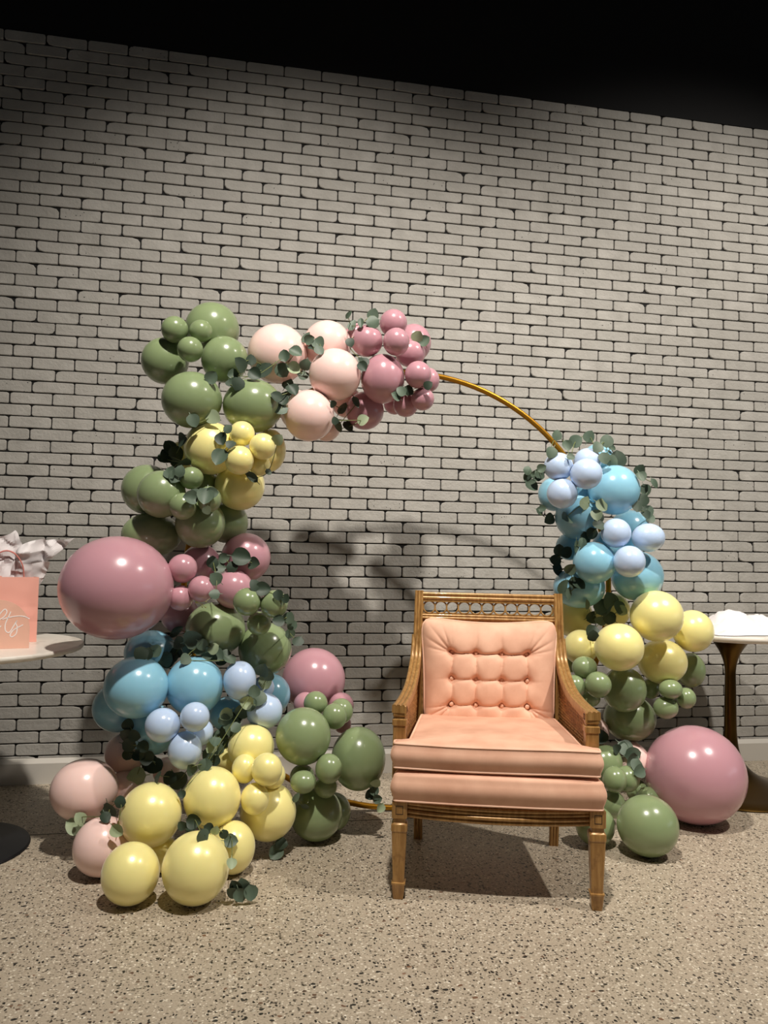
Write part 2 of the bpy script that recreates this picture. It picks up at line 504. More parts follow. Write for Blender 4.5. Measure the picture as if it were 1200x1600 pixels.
# ------------------------------------------------------------------ measured layout (metres)
# balloon: colour, centre x y z, half width, half height, label
BALLOONS = [
    ('G', 1.154, -0.787, 2.183, 0.1189, 0.1189, 'large sage green balloon at the very top of the left column'),
    ('G', 1.006, -0.92, 2.135, 0.0563, 0.0563, 'small sage green balloon at the left of the topmost trio'),
    ('G', 1.114, -0.927, 2.133, 0.0489, 0.0489, 'smallest sage green balloon tucked against the topmost large green one'),
    ('G', 1.075, -0.97, 2.042, 0.0533, 0.0533, 'small sage green balloon at the bottom of the topmost trio'),
    ('G', 1.215, -0.896, 2.026, 0.0997, 0.0997, 'medium sage green balloon below the topmost one, left of the big blush balloon'),
    ('G', 0.961, -0.82, 2.022, 0.1011, 0.1011, 'sage green balloon at upper left edge of the column, half shadowed by small ones'),
    ('G', 1.089, -0.97, 1.83, 0.1239, 0.1174, 'large sage green balloon directly above the upper yellow cluster, left of its twin'),
    ('G', 1.339, -0.956, 1.821, 0.1259, 0.1139, 'large sage green balloon with eucalyptus leaves on its right shoulder'),
    ('Y', 1.17, -0.94, 1.636, 0.1114, 0.1114, 'large pearl yellow balloon, upper left of the upper yellow cluster'),
    ('Y', 1.298, -1.034, 1.69, 0.0521, 0.0521, 'small pearl yellow balloon topmost of the upper yellow cluster'),
    ('Y', 1.383, -1.073, 1.636, 0.0545, 0.0545, 'small pearl yellow balloon right in the upper yellow foursome'),
    ('Y', 1.291, -1.07, 1.576, 0.0592, 0.0592, 'small pearl yellow balloon frontmost in the upper yellow foursome, beside dark leaf'),
    ('Y', 1.374, -1.017, 1.564, 0.0448, 0.0448, 'small dull yellow balloon peeping from under the upper yellow foursome'),
    ('Y', 1.417, -0.87, 1.646, 0.0705, 0.094, 'shaded yellow balloon behind the right of the upper yellow cluster'),
    ('Y', 1.295, -0.87, 1.488, 0.1067, 0.1067, 'large pearl yellow balloon hanging lowest in the upper yellow cluster'),
    ('Y', 1.042, -0.72, 1.625, 0.0672, 0.0672, 'mostly hidden yellow balloon behind dark leaves left of the upper yellow cluster'),
    ('G', 0.901, -0.785, 1.464, 0.1083, 0.1083, 'shaded sage green balloon farthest left in the middle green cluster'),
    ('G', 0.979, -0.955, 1.435, 0.0983, 0.0983, 'sage green balloon overlapping the farthest left one in the middle green cluster'),
    ('G', 1.099, -1.0, 1.502, 0.0491, 0.0465, 'small oval sage green balloon at the top of the middle green cluster'),
    ('G', 1.073, -1.05, 1.383, 0.0545, 0.0545, 'small sage green balloon with grey leaf on its right, middle green cluster'),
    ('G', 1.175, -1.04, 1.415, 0.0488, 0.0539, 'small sage green balloon under a fan of leaves beside the large yellow one'),
    ('G', 1.15, -0.82, 1.5, 0.0549, 0.0549, 'hidden sage green balloon between the oval green and the large yellow one'),
    ('G', 1.137, -0.931, 1.319, 0.1031, 0.1031, 'large sage green balloon at the bottom centre of the middle green cluster'),
    ('G', 1.244, -0.789, 1.331, 0.0919, 0.0919, 'dark sage green balloon below the hanging yellow balloon'),
    ('G', 0.932, -0.84, 1.267, 0.1251, 0.0958, 'sage green balloon just above the huge mauve balloon, shadow across it'),
    ('K', 1.442, -0.82, 2.085, 0.1319, 0.1319, 'largest blush pink balloon at the left of the blush cluster, leaves over it'),
    ('K', 1.663, -0.82, 2.142, 0.1082, 0.1082, 'blush pink balloon at the top right of the blush cluster'),
    ('K', 1.684, -0.97, 1.973, 0.1121, 0.1121, 'blush pink balloon in front centre of the blush cluster'),
    ('K', 1.577, -0.97, 1.79, 0.1073, 0.11, 'blush pink balloon at the lower front of the blush cluster'),
    ('K', 1.764, -0.76, 1.899, 0.0701, 0.073, 'small blush balloon behind leaves right under the front centre blush one'),
    ('K', 1.672, -0.78, 1.773, 0.0636, 0.0636, 'blush balloon peeping out under the lower front blush one'),
    ('K', 1.533, -0.8, 1.844, 0.074, 0.0911, 'shaded blush balloon squeezed between green balloon and lower front blush one'),
    ('P', 1.82, -0.97, 2.13, 0.0688, 0.0688, 'small mauve balloon at the upper left of the top mauve cluster'),
    ('P', 1.945, -0.92, 2.232, 0.0617, 0.0617, 'small mauve balloon topmost of the top mauve cluster'),
    ('P', 1.936, -1.04, 2.116, 0.0569, 0.0596, 'small mauve balloon frontmost, just below the topmost mauve one'),
    ('P', 2.065, -0.796, 2.184, 0.082, 0.0879, 'mauve balloon behind at the upper right of the top mauve cluster with a leaf'),
    ('P', 2.028, -0.904, 2.106, 0.0681, 0.0624, 'mauve balloon in the middle right of the top mauve cluster'),
    ('P', 1.895, -0.96, 1.97, 0.0958, 0.1083, 'largest mauve balloon of the top mauve cluster'),
    ('P', 2.039, -1.02, 1.984, 0.0577, 0.0591, 'small mauve balloon in front where the gold hoop emerges'),
    ('P', 2.113, -0.9, 1.991, 0.0514, 0.0557, 'small mauve balloon at the far right end touching the gold hoop'),
    ('P', 2.07, -0.981, 1.887, 0.0515, 0.0502, 'small mauve balloon lowest on the right of the top mauve cluster'),
    ('P', 2.012, -0.901, 1.875, 0.0569, 0.0569, 'small mauve balloon left of the lowest right one in the top mauve cluster'),
    ('P', 1.981, -0.808, 1.896, 0.0525, 0.0525, 'shaded mauve balloon peeping out under the largest one of the top cluster'),
    ('P', 1.834, -0.86, 1.844, 0.0856, 0.0856, 'mauve balloon at the lower left of the top mauve cluster under leaves'),
    ('P', 1.795, -0.8, 2.197, 0.0519, 0.0577, 'mauve balloon sliver between leaf and blush balloon, behind the top mauve cluster'),
    ('P', 0.834, -1.07, 1.055, 0.2166, 0.202, 'huge mauve balloon at the far left of the arch'),
    ('P', 1.079, -1.04, 1.133, 0.0582, 0.0582, 'small mauve balloon touching upper right of the huge mauve balloon'),
    ('P', 1.157, -1.06, 1.053, 0.053, 0.053, 'small mauve balloon right of the trio beside the huge mauve balloon'),
    ('P', 1.074, -1.04, 1.015, 0.0504, 0.0504, 'small mauve balloon low in the trio beside the huge mauve balloon'),
    ('P', 1.33, -0.82, 1.179, 0.1066, 0.1066, 'mauve balloon with dark leaves across it, right edge of the left column'),
    ('P', 1.14, -0.84, 1.148, 0.0839, 0.0839, 'shaded mauve balloon under the green cluster behind the small mauve trio'),
    ('P', 1.282, -0.92, 1.045, 0.0827, 0.0827, 'mauve balloon just above the two small greens of the lower green cluster'),
    ('P', 1.052, -0.74, 0.923, 0.0824, 0.0824, 'dark shaded mauve balloon between huge mauve one and the lower green cluster'),
    ('G', 1.338, -1.07, 1.004, 0.0562, 0.0562, 'small sage green balloon upper left of the trio above the lower large greens'),
    ('G', 1.446, -1.07, 0.995, 0.0567, 0.0567, 'small sage green balloon upper right of the trio above the lower large greens'),
    ('G', 1.39, -1.0, 0.91, 0.0497, 0.0484, 'small sage green balloon lowest of the trio above the lower large greens'),
    ('G', 1.211, -0.88, 0.874, 0.1254, 0.1147, 'large sage green balloon left of the lower green pair, above the blue cluster'),
    ('G', 1.422, -0.86, 0.787, 0.1143, 0.1143, 'large sage green balloon right of the lower green pair, shadow across top'),
    ('P', 1.665, -0.55, 0.601, 0.15, 0.15, 'big mauve balloon at the right edge of the left garland, before the wall'),
    ('P', 1.611, -0.75, 0.528, 0.0521, 0.0521, 'small mauve balloon left of two, in front of the big mauve one'),
    ('P', 1.777, -0.72, 0.513, 0.0574, 0.0574, 'small mauve balloon at the right behind the small green pair'),
    ('P', 1.79, -0.68, 0.418, 0.0405, 0.0405, 'tiny mauve balloon peeping out under the small green pair'),
    ('G', 1.647, -0.85, 0.55, 0.0521, 0.0521, 'small sage green balloon atop the lower right green cluster, before the big mauve one'),
    ('G', 1.722, -0.93, 0.51, 0.0524, 0.0551, 'small sage green balloon in front in the pair above the far right green one'),
    ('G', 1.761, -0.84, 0.512, 0.0526, 0.0554, 'small sage green balloon behind in the pair above the far right green one'),
    ('G', 1.584, -1.0, 0.446, 0.1142, 0.1168, 'large sage green balloon between the yellow and the far right green one'),
    ('G', 1.83, -0.92, 0.326, 0.1168, 0.1329, 'large sage green balloon at the far right of the left garland'),
    ('G', 1.684, -1.08, 0.332, 0.0544, 0.0594, 'small sage green balloon in front between the two large lower greens'),
    ('G', 1.582, -1.08, 0.282, 0.0525, 0.045, 'small oval sage green balloon beside the right yellow balloon'),
    ('G', 1.682, -1.006, 0.235, 0.0463, 0.0437, 'small shaded sage green balloon above the dark green one'),
    ('G', 1.588, -0.95, 0.264, 0.0521, 0.0521, 'shaded green balloon peeping out above the small oval green one'),
    ('G', 1.651, -0.951, 0.109, 0.1088, 0.1088, 'large dark sage green balloon resting on the floor under the lower green cluster'),
    ('G', 1.737, -0.845, 0.081, 0.0753, 0.0807, 'dark green balloon behind the one on the floor, by the hoop foot'),
    ('B', 0.914, -1.02, 0.658, 0.1252, 0.1215, 'large turquoise balloon at the left front of the left blue cluster'),
    ('B', 1.137, -0.97, 0.654, 0.1161, 0.1199, 'large turquoise balloon right of its larger twin in the left blue cluster'),
    ('B', 0.942, -0.8, 0.765, 0.1115, 0.0956, 'turquoise balloon under the huge mauve one, half in shadow'),
    ('B', 0.817, -0.796, 0.536, 0.1064, 0.1038, 'shaded turquoise balloon at the far left behind the large one'),
    ('B', 0.971, -0.874, 0.457, 0.1025, 0.1025, 'dark turquoise balloon underneath the left blue cluster'),
    ('B', 1.268, -0.88, 0.519, 0.0739, 0.0712, 'turquoise balloon behind the leaf strand, under the large right one'),
    ('B', 1.462, -0.74, 0.57, 0.0812, 0.0896, 'turquoise balloon at the right of the left blue cluster beside the big mauve'),
    ('L', 1.318, -1.0, 0.678, 0.0669, 0.0797, 'oval powder blue balloon right of the two large turquoise ones'),
    ('L', 1.029, -1.12, 0.529, 0.0668, 0.0656, 'powder blue balloon left of the lower left powder blue group'),
    ('L', 1.152, -1.16, 0.567, 0.0561, 0.0561, 'small powder blue balloon in front, under the two large turquoise ones'),
    ('L', 1.166, -1.04, 0.481, 0.0545, 0.0545, 'powder blue balloon half hidden behind the small front one'),
    ('L', 1.117, -1.13, 0.434, 0.0644, 0.0715, 'powder blue balloon hanging lowest above the yellow cluster'),
    ('L', 1.423, -0.95, 0.541, 0.0759, 0.0746, 'powder blue balloon crossed by the leaf strand, beside the green one'),
    ('L', 1.418, -0.85, 0.621, 0.0488, 0.0488, 'shaded powder blue balloon behind leaves under the lower green pair'),
    ('K', 0.723, -0.965, 0.247, 0.129, 0.1194, 'large blush pink balloon at the far left bottom, right half in shadow'),
    ('K', 0.851, -0.787, 0.343, 0.0853, 0.0853, 'shaded blush balloon below the far left turquoise one'),
    ('K', 0.862, -0.848, 0.206, 0.078, 0.078, 'shaded blush balloon between the large far left one and the yellow'),
    ('K', 0.837, -1.193, 0.106, 0.107, 0.1059, 'blush pink balloon on the floor left of the yellow cluster'),
    ('K', 1.023, -0.8, 0.264, 0.0573, 0.0573, 'dark blush balloon hidden in the gap under the powder blue group'),
    ('Y', 1.006, -1.22, 0.224, 0.1135, 0.1147, 'large pearl yellow balloon upper left in the floor yellow cluster'),
    ('Y', 1.227, -1.18, 0.265, 0.1077, 0.1147, 'large pearl yellow balloon upper centre in the floor yellow cluster'),
    ('Y', 1.187, -1.469, 0.12, 0.1136, 0.1198, 'largest pearl yellow balloon standing on the floor in front'),
    ('Y', 0.969, -1.442, 0.102, 0.0965, 0.1016, 'pearl yellow balloon on the floor left of the largest one, shadow across top'),
    ('Y', 1.445, -1.068, 0.167, 0.1121, 0.1134, 'large pearl yellow balloon at the right of the floor yellow cluster'),
    ('Y', 1.372, -1.0, 0.406, 0.0942, 0.0942, 'pearl yellow balloon highest in the floor yellow cluster beside the leaf strand'),
    ('Y', 1.346, -1.122, 0.354, 0.0486, 0.0559, 'small pearl yellow balloon left in the small yellow group'),
    ('Y', 1.431, -1.184, 0.366, 0.06, 0.0624, 'small pearl yellow balloon in front in the small yellow group'),
    ('Y', 1.388, -1.182, 0.255, 0.0546, 0.0593, 'small pearl yellow balloon lowest in the small yellow group'),
    ('Y', 1.458, -1.096, 0.318, 0.0506, 0.0543, 'small pearl yellow balloon behind the front one in the small yellow group'),
    ('Y', 1.311, -1.237, 0.096, 0.0822, 0.0958, 'dull yellow balloon behind the largest one, towards the right'),
    ('Y', 1.282, -0.918, 0.341, 0.0568, 0.0568, 'shaded yellow balloon hidden left of the highest one in the floor cluster'),
    ('Y', 1.053, -1.186, 0.063, 0.0632, 0.0632, 'yellow balloon hidden in the middle of the four large floor ones'),
    ('L', 2.722, -0.94, 1.62, 0.0663, 0.0649, 'powder blue balloon at the left of the upper foursome, under the hoop end'),
    ('L', 2.892, -0.88, 1.658, 0.0648, 0.0619, 'powder blue balloon at the back of the upper foursome on the right column'),
    ('L', 2.825, -1.01, 1.584, 0.0722, 0.0694, 'powder blue balloon frontmost in the upper foursome on the right column'),
    ('L', 2.733, -0.96, 1.496, 0.0688, 0.0688, 'powder blue balloon lowest in the upper foursome on the right column'),
    ('B', 3.036, -0.86, 1.53, 0.1217, 0.1187, 'large turquoise balloon right of the upper powder blue foursome'),
    ('B', 2.8, -0.714, 1.512, 0.0785, 0.0831, 'shaded turquoise balloon left behind the upper powder blue foursome'),
    ('B', 2.873, -0.816, 1.397, 0.1047, 0.1047, 'turquoise balloon under the upper foursome with pale leaves over it'),
    ('B', 3.033, -0.7, 1.697, 0.0746, 0.0746, 'turquoise balloon topmost on the right column, behind leaves'),
    ('B', 3.188, -0.73, 1.347, 0.0985, 0.0985, 'turquoise balloon behind the lower powder blue trio, upper right'),
    ('B', 2.888, -0.7, 1.259, 0.0679, 0.0679, 'dark turquoise balloon at the left edge above the chair'),
    ('B', 2.923, -0.896, 1.185, 0.0991, 0.0977, 'turquoise balloon left of the lower powder blue trio'),
    ('B', 2.918, -0.744, 1.063, 0.1275, 0.1002, 'shaded turquoise balloon behind the chair top corner'),
    ('B', 3.185, -0.81, 1.123, 0.1228, 0.1198, 'turquoise balloon right above the big yellow one'),
    ('L', 2.997, -0.96, 1.323, 0.0675, 0.0675, 'powder blue balloon upper left of the lower trio on the right column'),
    ('L', 3.169, -0.94, 1.306, 0.0767, 0.0666, 'oval powder blue balloon at the right of the lower trio on the right column'),
    ('L', 3.037, -1.01, 1.194, 0.0706, 0.072, 'powder blue balloon lowest of the trio on the right column'),
    ('B', 3.063, -0.75, 1.272, 0.0732, 0.0732, 'hidden turquoise balloon behind the lower powder blue trio'),
    ('B', 2.949, -0.72, 1.498, 0.0616, 0.0616, 'dark turquoise balloon in the gap below the upper foursome'),
    ('Y', 3.201, -0.96, 0.945, 0.1198, 0.117, 'largest pearl yellow balloon of the right column'),
    ('Y', 3.448, -0.86, 0.866, 0.094, 0.0999, 'pearl yellow balloon farthest right, touching the table top with tissue'),
    ('Y', 3.004, -0.98, 0.806, 0.1098, 0.107, 'pearl yellow balloon left front of the right yellow cluster'),
    ('Y', 3.29, -0.858, 0.721, 0.1139, 0.1051, 'pearl yellow balloon lowest of the right yellow cluster, crossed by shadow'),
    ('Y', 2.912, -0.78, 0.78, 0.0804, 0.0834, 'pale yellow balloon behind the small greens next to the chair back'),
    ('Y', 2.963, -0.56, 0.911, 0.105, 0.105, 'dull yellow balloon behind the chair back post, under the turquoise'),
    ('Y', 3.114, -0.7, 0.949, 0.086, 0.086, 'shaded yellow balloon behind the dark leaves of the right column'),
    ('G', 2.863, -0.927, 0.707, 0.0569, 0.0512, 'small sage green balloon topmost of the group beside the chair arm'),
    ('G', 2.893, -1.003, 0.643, 0.0582, 0.0582, 'small sage green balloon with dimple, frontmost of the group beside the chair arm'),
    ('G', 2.81, -0.94, 0.623, 0.0479, 0.0536, 'small sage green balloon touching the curve of the chair arm'),
    ('G', 2.912, -0.88, 0.559, 0.0487, 0.0401, 'small shaded green balloon lowest of the group beside the chair arm'),
    ('G', 3.083, -0.879, 0.597, 0.1009, 0.1037, 'large sage green balloon under the left front yellow of the right column'),
    ('G', 3.165, -0.781, 0.442, 0.1239, 0.1091, 'dark sage green balloon above the small blush one of the right column'),
    ('G', 3.499, -0.76, 0.664, 0.0661, 0.0841, 'sage green balloon at the right edge below the farthest right yellow'),
    ('G', 3.279, -0.949, 0.608, 0.0538, 0.0439, 'small oval green balloon directly under the lowest right yellow'),
    ('G', 3.375, -0.92, 0.56, 0.0442, 0.0485, 'small sage green balloon rightmost of the lower trio near the table post'),
    ('G', 3.272, -0.92, 0.518, 0.0569, 0.0512, 'small sage green balloon lowest of the trio above the huge right mauve'),
    ('G', 3.257, -0.813, 0.589, 0.0412, 0.05, 'small shaded green balloon between the large green and the oval green one'),
    ('G', 2.916, -0.66, 0.691, 0.0461, 0.0491, 'green balloon sliver seen between chair back and small greens'),
    ('K', 2.989, -0.78, 0.382, 0.0645, 0.0675, 'blush balloon with a dark leaf behind the chair arm front'),
    ('K', 3.144, -0.82, 0.25, 0.0924, 0.0924, 'blush pink balloon under a grey leaf cluster, beside the huge right mauve'),
    ('P', 3.397, -0.958, 0.219, 0.2244, 0.2189, 'huge mauve balloon on the floor at the right'),
    ('G', 2.991, -0.866, 0.257, 0.0852, 0.0852, 'sage green balloon beside the chair seat cushions, behind the small green pair'),
    ('G', 2.965, -1.023, 0.229, 0.0527, 0.0567, 'small sage green balloon in front of the pair beside the chair seat'),
    ('G', 3.052, -0.972, 0.214, 0.0549, 0.0577, 'small sage green balloon behind in the pair beside the chair seat'),
    ('G', 2.977, -0.98, 0.106, 0.0571, 0.0598, 'shaded sage green balloon at the chair front corner under the small pair'),
    ('G', 2.975, -1.287, 0.12, 0.1227, 0.1202, 'large sage green balloon on the floor at the right of the chair'),
    ('G', 3.167, -0.853, 0.119, 0.0511, 0.0511, 'green balloon crest behind the large green one on the floor'),
    ('G', 3.173, -0.947, 0.105, 0.0606, 0.0606, 'green balloon between the large floor green one and the huge mauve'),
    ('G', 2.809, -1.155, 0.082, 0.0817, 0.0817, 'dark green balloon on the floor behind the chair leg'),
]
SPRIGS = [
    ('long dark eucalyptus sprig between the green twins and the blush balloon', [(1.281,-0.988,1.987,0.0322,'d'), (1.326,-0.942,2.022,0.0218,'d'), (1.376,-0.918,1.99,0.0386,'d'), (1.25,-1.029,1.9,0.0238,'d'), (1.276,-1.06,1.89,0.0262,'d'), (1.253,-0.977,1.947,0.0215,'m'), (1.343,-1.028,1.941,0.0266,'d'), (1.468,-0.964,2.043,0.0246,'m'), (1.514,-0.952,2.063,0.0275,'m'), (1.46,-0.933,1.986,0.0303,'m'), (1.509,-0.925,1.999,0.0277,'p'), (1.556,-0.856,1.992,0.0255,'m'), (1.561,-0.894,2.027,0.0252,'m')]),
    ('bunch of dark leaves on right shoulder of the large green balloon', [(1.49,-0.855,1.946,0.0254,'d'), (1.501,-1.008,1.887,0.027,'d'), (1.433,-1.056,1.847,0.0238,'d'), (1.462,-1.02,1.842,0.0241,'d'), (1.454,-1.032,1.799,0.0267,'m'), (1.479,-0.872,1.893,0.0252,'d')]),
    ('eucalyptus sprig standing between the two upper blush balloons', [(1.56,-0.896,2.148,0.0225,'n'), (1.576,-0.913,2.133,0.0224,'m'), (1.614,-0.935,2.116,0.0278,'m'), (1.608,-1.036,2.059,0.0216,'m'), (1.59,-0.919,2.107,0.0223,'d')]),
    ('eucalyptus sprig sticking up left of the small mauve balloons', [(1.737,-0.974,2.238,0.0166,'n'), (1.767,-0.863,2.227,0.0258,'n'), (1.784,-1.023,2.19,0.0192,'n'), (1.841,-0.991,2.243,0.025,'m'), (1.834,-1.022,2.2,0.0275,'m'), (1.741,-1.005,2.109,0.0192,'d'), (1.801,-1.011,2.028,0.0247,'d'), (1.791,-1.044,1.998,0.0217,'d')]),
    ('two pale green leaves on the rear mauve balloon of the top cluster', [(2.046,-0.96,2.168,0.0255,'p'), (2.08,-0.954,2.152,0.0255,'m')]),
    ('leaf sprig curling below the largest top mauve balloon', [(1.942,-1.031,1.883,0.0219,'m'), (1.963,-1.037,1.905,0.0219,'m'), (2.002,-1.011,1.915,0.0222,'d'), (2.074,-1.065,1.931,0.0192,'d')]),
    ('sprig hanging under the blush and mauve balloons with one pale leaf', [(1.668,-1.051,1.831,0.0161,'d'), (1.731,-0.88,1.846,0.0255,'n'), (1.78,-0.949,1.862,0.0223,'n'), (1.719,-0.849,1.77,0.0228,'n'), (1.76,-0.869,1.769,0.0256,'d'), (1.813,-0.947,1.788,0.0251,'p'), (1.679,-1.044,1.762,0.0161,'d')]),
    ('leaf spray in front of the large upper yellow balloon', [(1.241,-1.078,1.701,0.0181,'m'), (1.219,-1.059,1.661,0.026,'d'), (1.254,-1.108,1.635,0.0205,'d'), (1.215,-1.092,1.581,0.0334,'m')]),
    ('leaf tips behind the small upper yellow balloons', [(1.441,-1.112,1.661,0.0233,'p'), (1.41,-1.062,1.534,0.0131,'d'), (1.339,-1.036,1.513,0.0263,'n')]),
    ('dark leaf clump left behind the upper yellow balloon', [(1.059,-1.007,1.658,0.0288,'d'), (1.018,-0.804,1.62,0.0333,'d'), (0.981,-0.782,1.615,0.0335,'d'), (1.068,-0.989,1.568,0.029,'d'), (0.959,-0.741,1.607,0.0254,'m'), (0.988,-0.782,1.655,0.0279,'d')]),
    ('grey green leaves fanned on the middle left green balloon', [(1.024,-0.794,1.582,0.0251,'m'), (1.017,-1.032,1.517,0.0259,'m'), (1.036,-1.035,1.502,0.0259,'m'), (1.056,-1.047,1.525,0.0232,'m')]),
    ('grey green leaf fan over small balloons of the middle green cluster', [(1.104,-1.111,1.414,0.0279,'m'), (1.124,-1.087,1.431,0.023,'m'), (1.163,-1.11,1.421,0.033,'m'), (1.169,-1.093,1.368,0.0179,'p'), (1.189,-1.106,1.437,0.0229,'m')]),
    ('leaves under the two large upper green twins', [(1.17,-1.051,1.912,0.0261,'m'), (1.103,-1.067,1.729,0.0258,'m'), (1.18,-1.042,1.751,0.0288,'p')]),
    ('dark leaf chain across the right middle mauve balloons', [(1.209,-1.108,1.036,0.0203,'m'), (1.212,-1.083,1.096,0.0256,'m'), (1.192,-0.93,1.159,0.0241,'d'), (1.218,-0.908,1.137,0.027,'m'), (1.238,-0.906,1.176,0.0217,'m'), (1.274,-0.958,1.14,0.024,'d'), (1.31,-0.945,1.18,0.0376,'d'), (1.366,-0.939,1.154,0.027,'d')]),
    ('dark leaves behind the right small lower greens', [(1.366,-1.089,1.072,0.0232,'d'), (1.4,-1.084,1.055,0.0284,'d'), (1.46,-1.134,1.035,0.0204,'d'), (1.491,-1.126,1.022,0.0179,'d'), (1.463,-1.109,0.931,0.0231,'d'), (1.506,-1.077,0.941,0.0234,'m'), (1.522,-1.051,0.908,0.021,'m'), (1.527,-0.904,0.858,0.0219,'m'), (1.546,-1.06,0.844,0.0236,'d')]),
    ('leafy garland draped over the gap above the left blue cluster', [(0.931,-1.054,0.796,0.0278,'m'), (0.953,-1.04,0.794,0.0229,'m'), (0.973,-0.918,0.786,0.0264,'p'), (1.021,-0.892,0.737,0.024,'m'), (1.011,-0.902,0.752,0.0319,'m'), (1.037,-0.879,0.759,0.0268,'m'), (1.069,-0.921,0.82,0.0266,'m'), (1.036,-0.806,0.847,0.022,'n'), (1.052,-0.824,0.865,0.0219,'n'), (1.127,-0.989,0.846,0.0366,'m'), (1.151,-0.991,0.813,0.0313,'m'), (1.187,-0.986,0.786,0.0262,'m'), (1.223,-0.983,0.78,0.0289,'m'), (1.241,-0.951,0.757,0.0266,'m'), (1.278,-1.015,0.761,0.0235,'m'), (1.102,-1.036,0.77,0.0231,'m'), (1.166,-1.002,0.822,0.0235,'m'), (1.208,-1.004,0.809,0.0235,'p'), (1.102,-0.932,0.803,0.0265,'m'), (1.05,-0.86,0.772,0.0243,'m'), (1.256,-0.975,0.781,0.0211,'m')]),
    ('diagonal leaf garland between the blue balloons and the highest floor yellow', [(1.412,-0.974,0.717,0.0293,'m'), (1.424,-0.909,0.656,0.0326,'p'), (1.396,-1.014,0.607,0.0315,'m'), (1.363,-1.011,0.583,0.0288,'m'), (1.331,-0.973,0.547,0.0291,'m'), (1.266,-0.971,0.535,0.0263,'p'), (1.259,-0.972,0.512,0.0237,'m'), (1.298,-0.965,0.499,0.0264,'m'), (1.289,-1.016,0.483,0.026,'m'), (1.273,-0.97,0.498,0.0237,'m'), (1.245,-0.933,0.438,0.0292,'m'), (1.226,-1.068,0.446,0.0255,'m'), (1.237,-0.955,0.391,0.0237,'m'), (1.206,-0.922,0.353,0.0319,'m'), (1.201,-1.195,0.393,0.0244,'m'), (1.376,-1.065,0.645,0.0232,'m'), (1.347,-1.033,0.595,0.026,'p'), (1.313,-0.96,0.522,0.0238,'d'), (1.307,-1.033,0.494,0.0207,'m'), (1.266,-0.952,0.46,0.0238,'d'), (1.259,-0.936,0.412,0.0239,'m'), (1.214,-1.053,0.422,0.023,'p'), (1.231,-0.975,0.35,0.021,'d'), (1.438,-0.947,0.686,0.0215,'m')]),
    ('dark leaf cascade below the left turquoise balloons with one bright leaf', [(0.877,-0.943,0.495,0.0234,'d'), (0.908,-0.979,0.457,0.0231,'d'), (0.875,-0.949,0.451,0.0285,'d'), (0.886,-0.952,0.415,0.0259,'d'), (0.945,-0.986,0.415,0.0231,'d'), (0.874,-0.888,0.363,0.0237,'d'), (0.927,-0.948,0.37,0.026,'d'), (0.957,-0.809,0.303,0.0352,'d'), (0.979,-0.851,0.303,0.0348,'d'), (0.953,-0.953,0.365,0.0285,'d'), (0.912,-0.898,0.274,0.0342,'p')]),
    ('leaves in the gap above the two upper floor yellow balloons', [(1.025,-1.215,0.357,0.0239,'d'), (1.045,-0.873,0.255,0.0267,'d'), (1.077,-0.847,0.235,0.0377,'m'), (1.144,-1.191,0.377,0.0219,'d'), (1.194,-1.196,0.391,0.0219,'m'), (1.118,-1.243,0.301,0.0143,'d')]),
    ('sprig with pale round leaves on the lower left blush balloons', [(0.708,-1.062,0.141,0.032,'p'), (0.734,-1.092,0.179,0.022,'p'), (0.849,-1.234,0.225,0.0188,'d'), (0.834,-1.036,0.188,0.0325,'m'), (0.904,-1.275,0.291,0.0209,'d'), (0.9,-1.297,0.199,0.023,'p')]),
    ('leaf sprig in the centre of the four large floor yellow balloons', [(1.124,-1.28,0.199,0.0164,'d'), (1.155,-1.26,0.191,0.0213,'d'), (1.167,-1.285,0.215,0.0258,'d'), (1.209,-1.519,0.245,0.0238,'m'), (1.226,-1.466,0.251,0.0177,'d'), (1.248,-1.463,0.242,0.0155,'p'), (1.278,-1.441,0.218,0.0157,'d'), (1.303,-1.329,0.154,0.0233,'m'), (1.306,-1.529,0.151,0.0173,'p')]),
    ('leaf bunch lying on the floor right of the largest yellow balloon', [(1.313,-1.498,0.041,0.0197,'m'), (1.323,-1.491,0.059,0.022,'d'), (1.339,-1.502,0.035,0.0219,'m'), (1.349,-1.491,0.06,0.0242,'m'), (1.373,-1.5,0.039,0.0242,'m')]),
    ('small sprig hanging under the right floor yellow balloon', [(1.499,-1.125,0.059,0.0227,'d'), (1.49,-1.116,0.039,0.0202,'m'), (1.477,-1.121,0.024,0.0278,'m')]),
    ('hanging sprig below the far right green balloon of the left garland', [(1.888,-1.029,0.251,0.0214,'p'), (1.889,-0.98,0.204,0.0217,'m'), (1.873,-0.982,0.19,0.0216,'d'), (1.904,-0.992,0.176,0.0189,'m'), (1.914,-1.005,0.142,0.0188,'p')]),
    ('narrow leaves on the dark floor green balloon', [(1.552,-1.12,0.234,0.0178,'n'), (1.595,-1.047,0.174,0.0156,'n')]),
    ('leaf crown around the hoop end and powder blue balloons', [(2.672,-0.979,1.678,0.026,'m'), (2.707,-0.954,1.762,0.0233,'m'), (2.752,-0.966,1.715,0.0233,'m'), (2.75,-1.012,1.657,0.0172,'m'), (2.839,-0.869,1.753,0.03,'m'), (2.907,-0.866,1.778,0.0272,'m'), (2.919,-0.93,1.719,0.0267,'m'), (2.979,-0.898,1.756,0.03,'m'), (3.069,-0.773,1.745,0.0218,'n'), (2.944,-0.945,1.667,0.0266,'m'), (3.011,-0.893,1.664,0.0271,'m'), (3.107,-0.759,1.692,0.0407,'d')]),
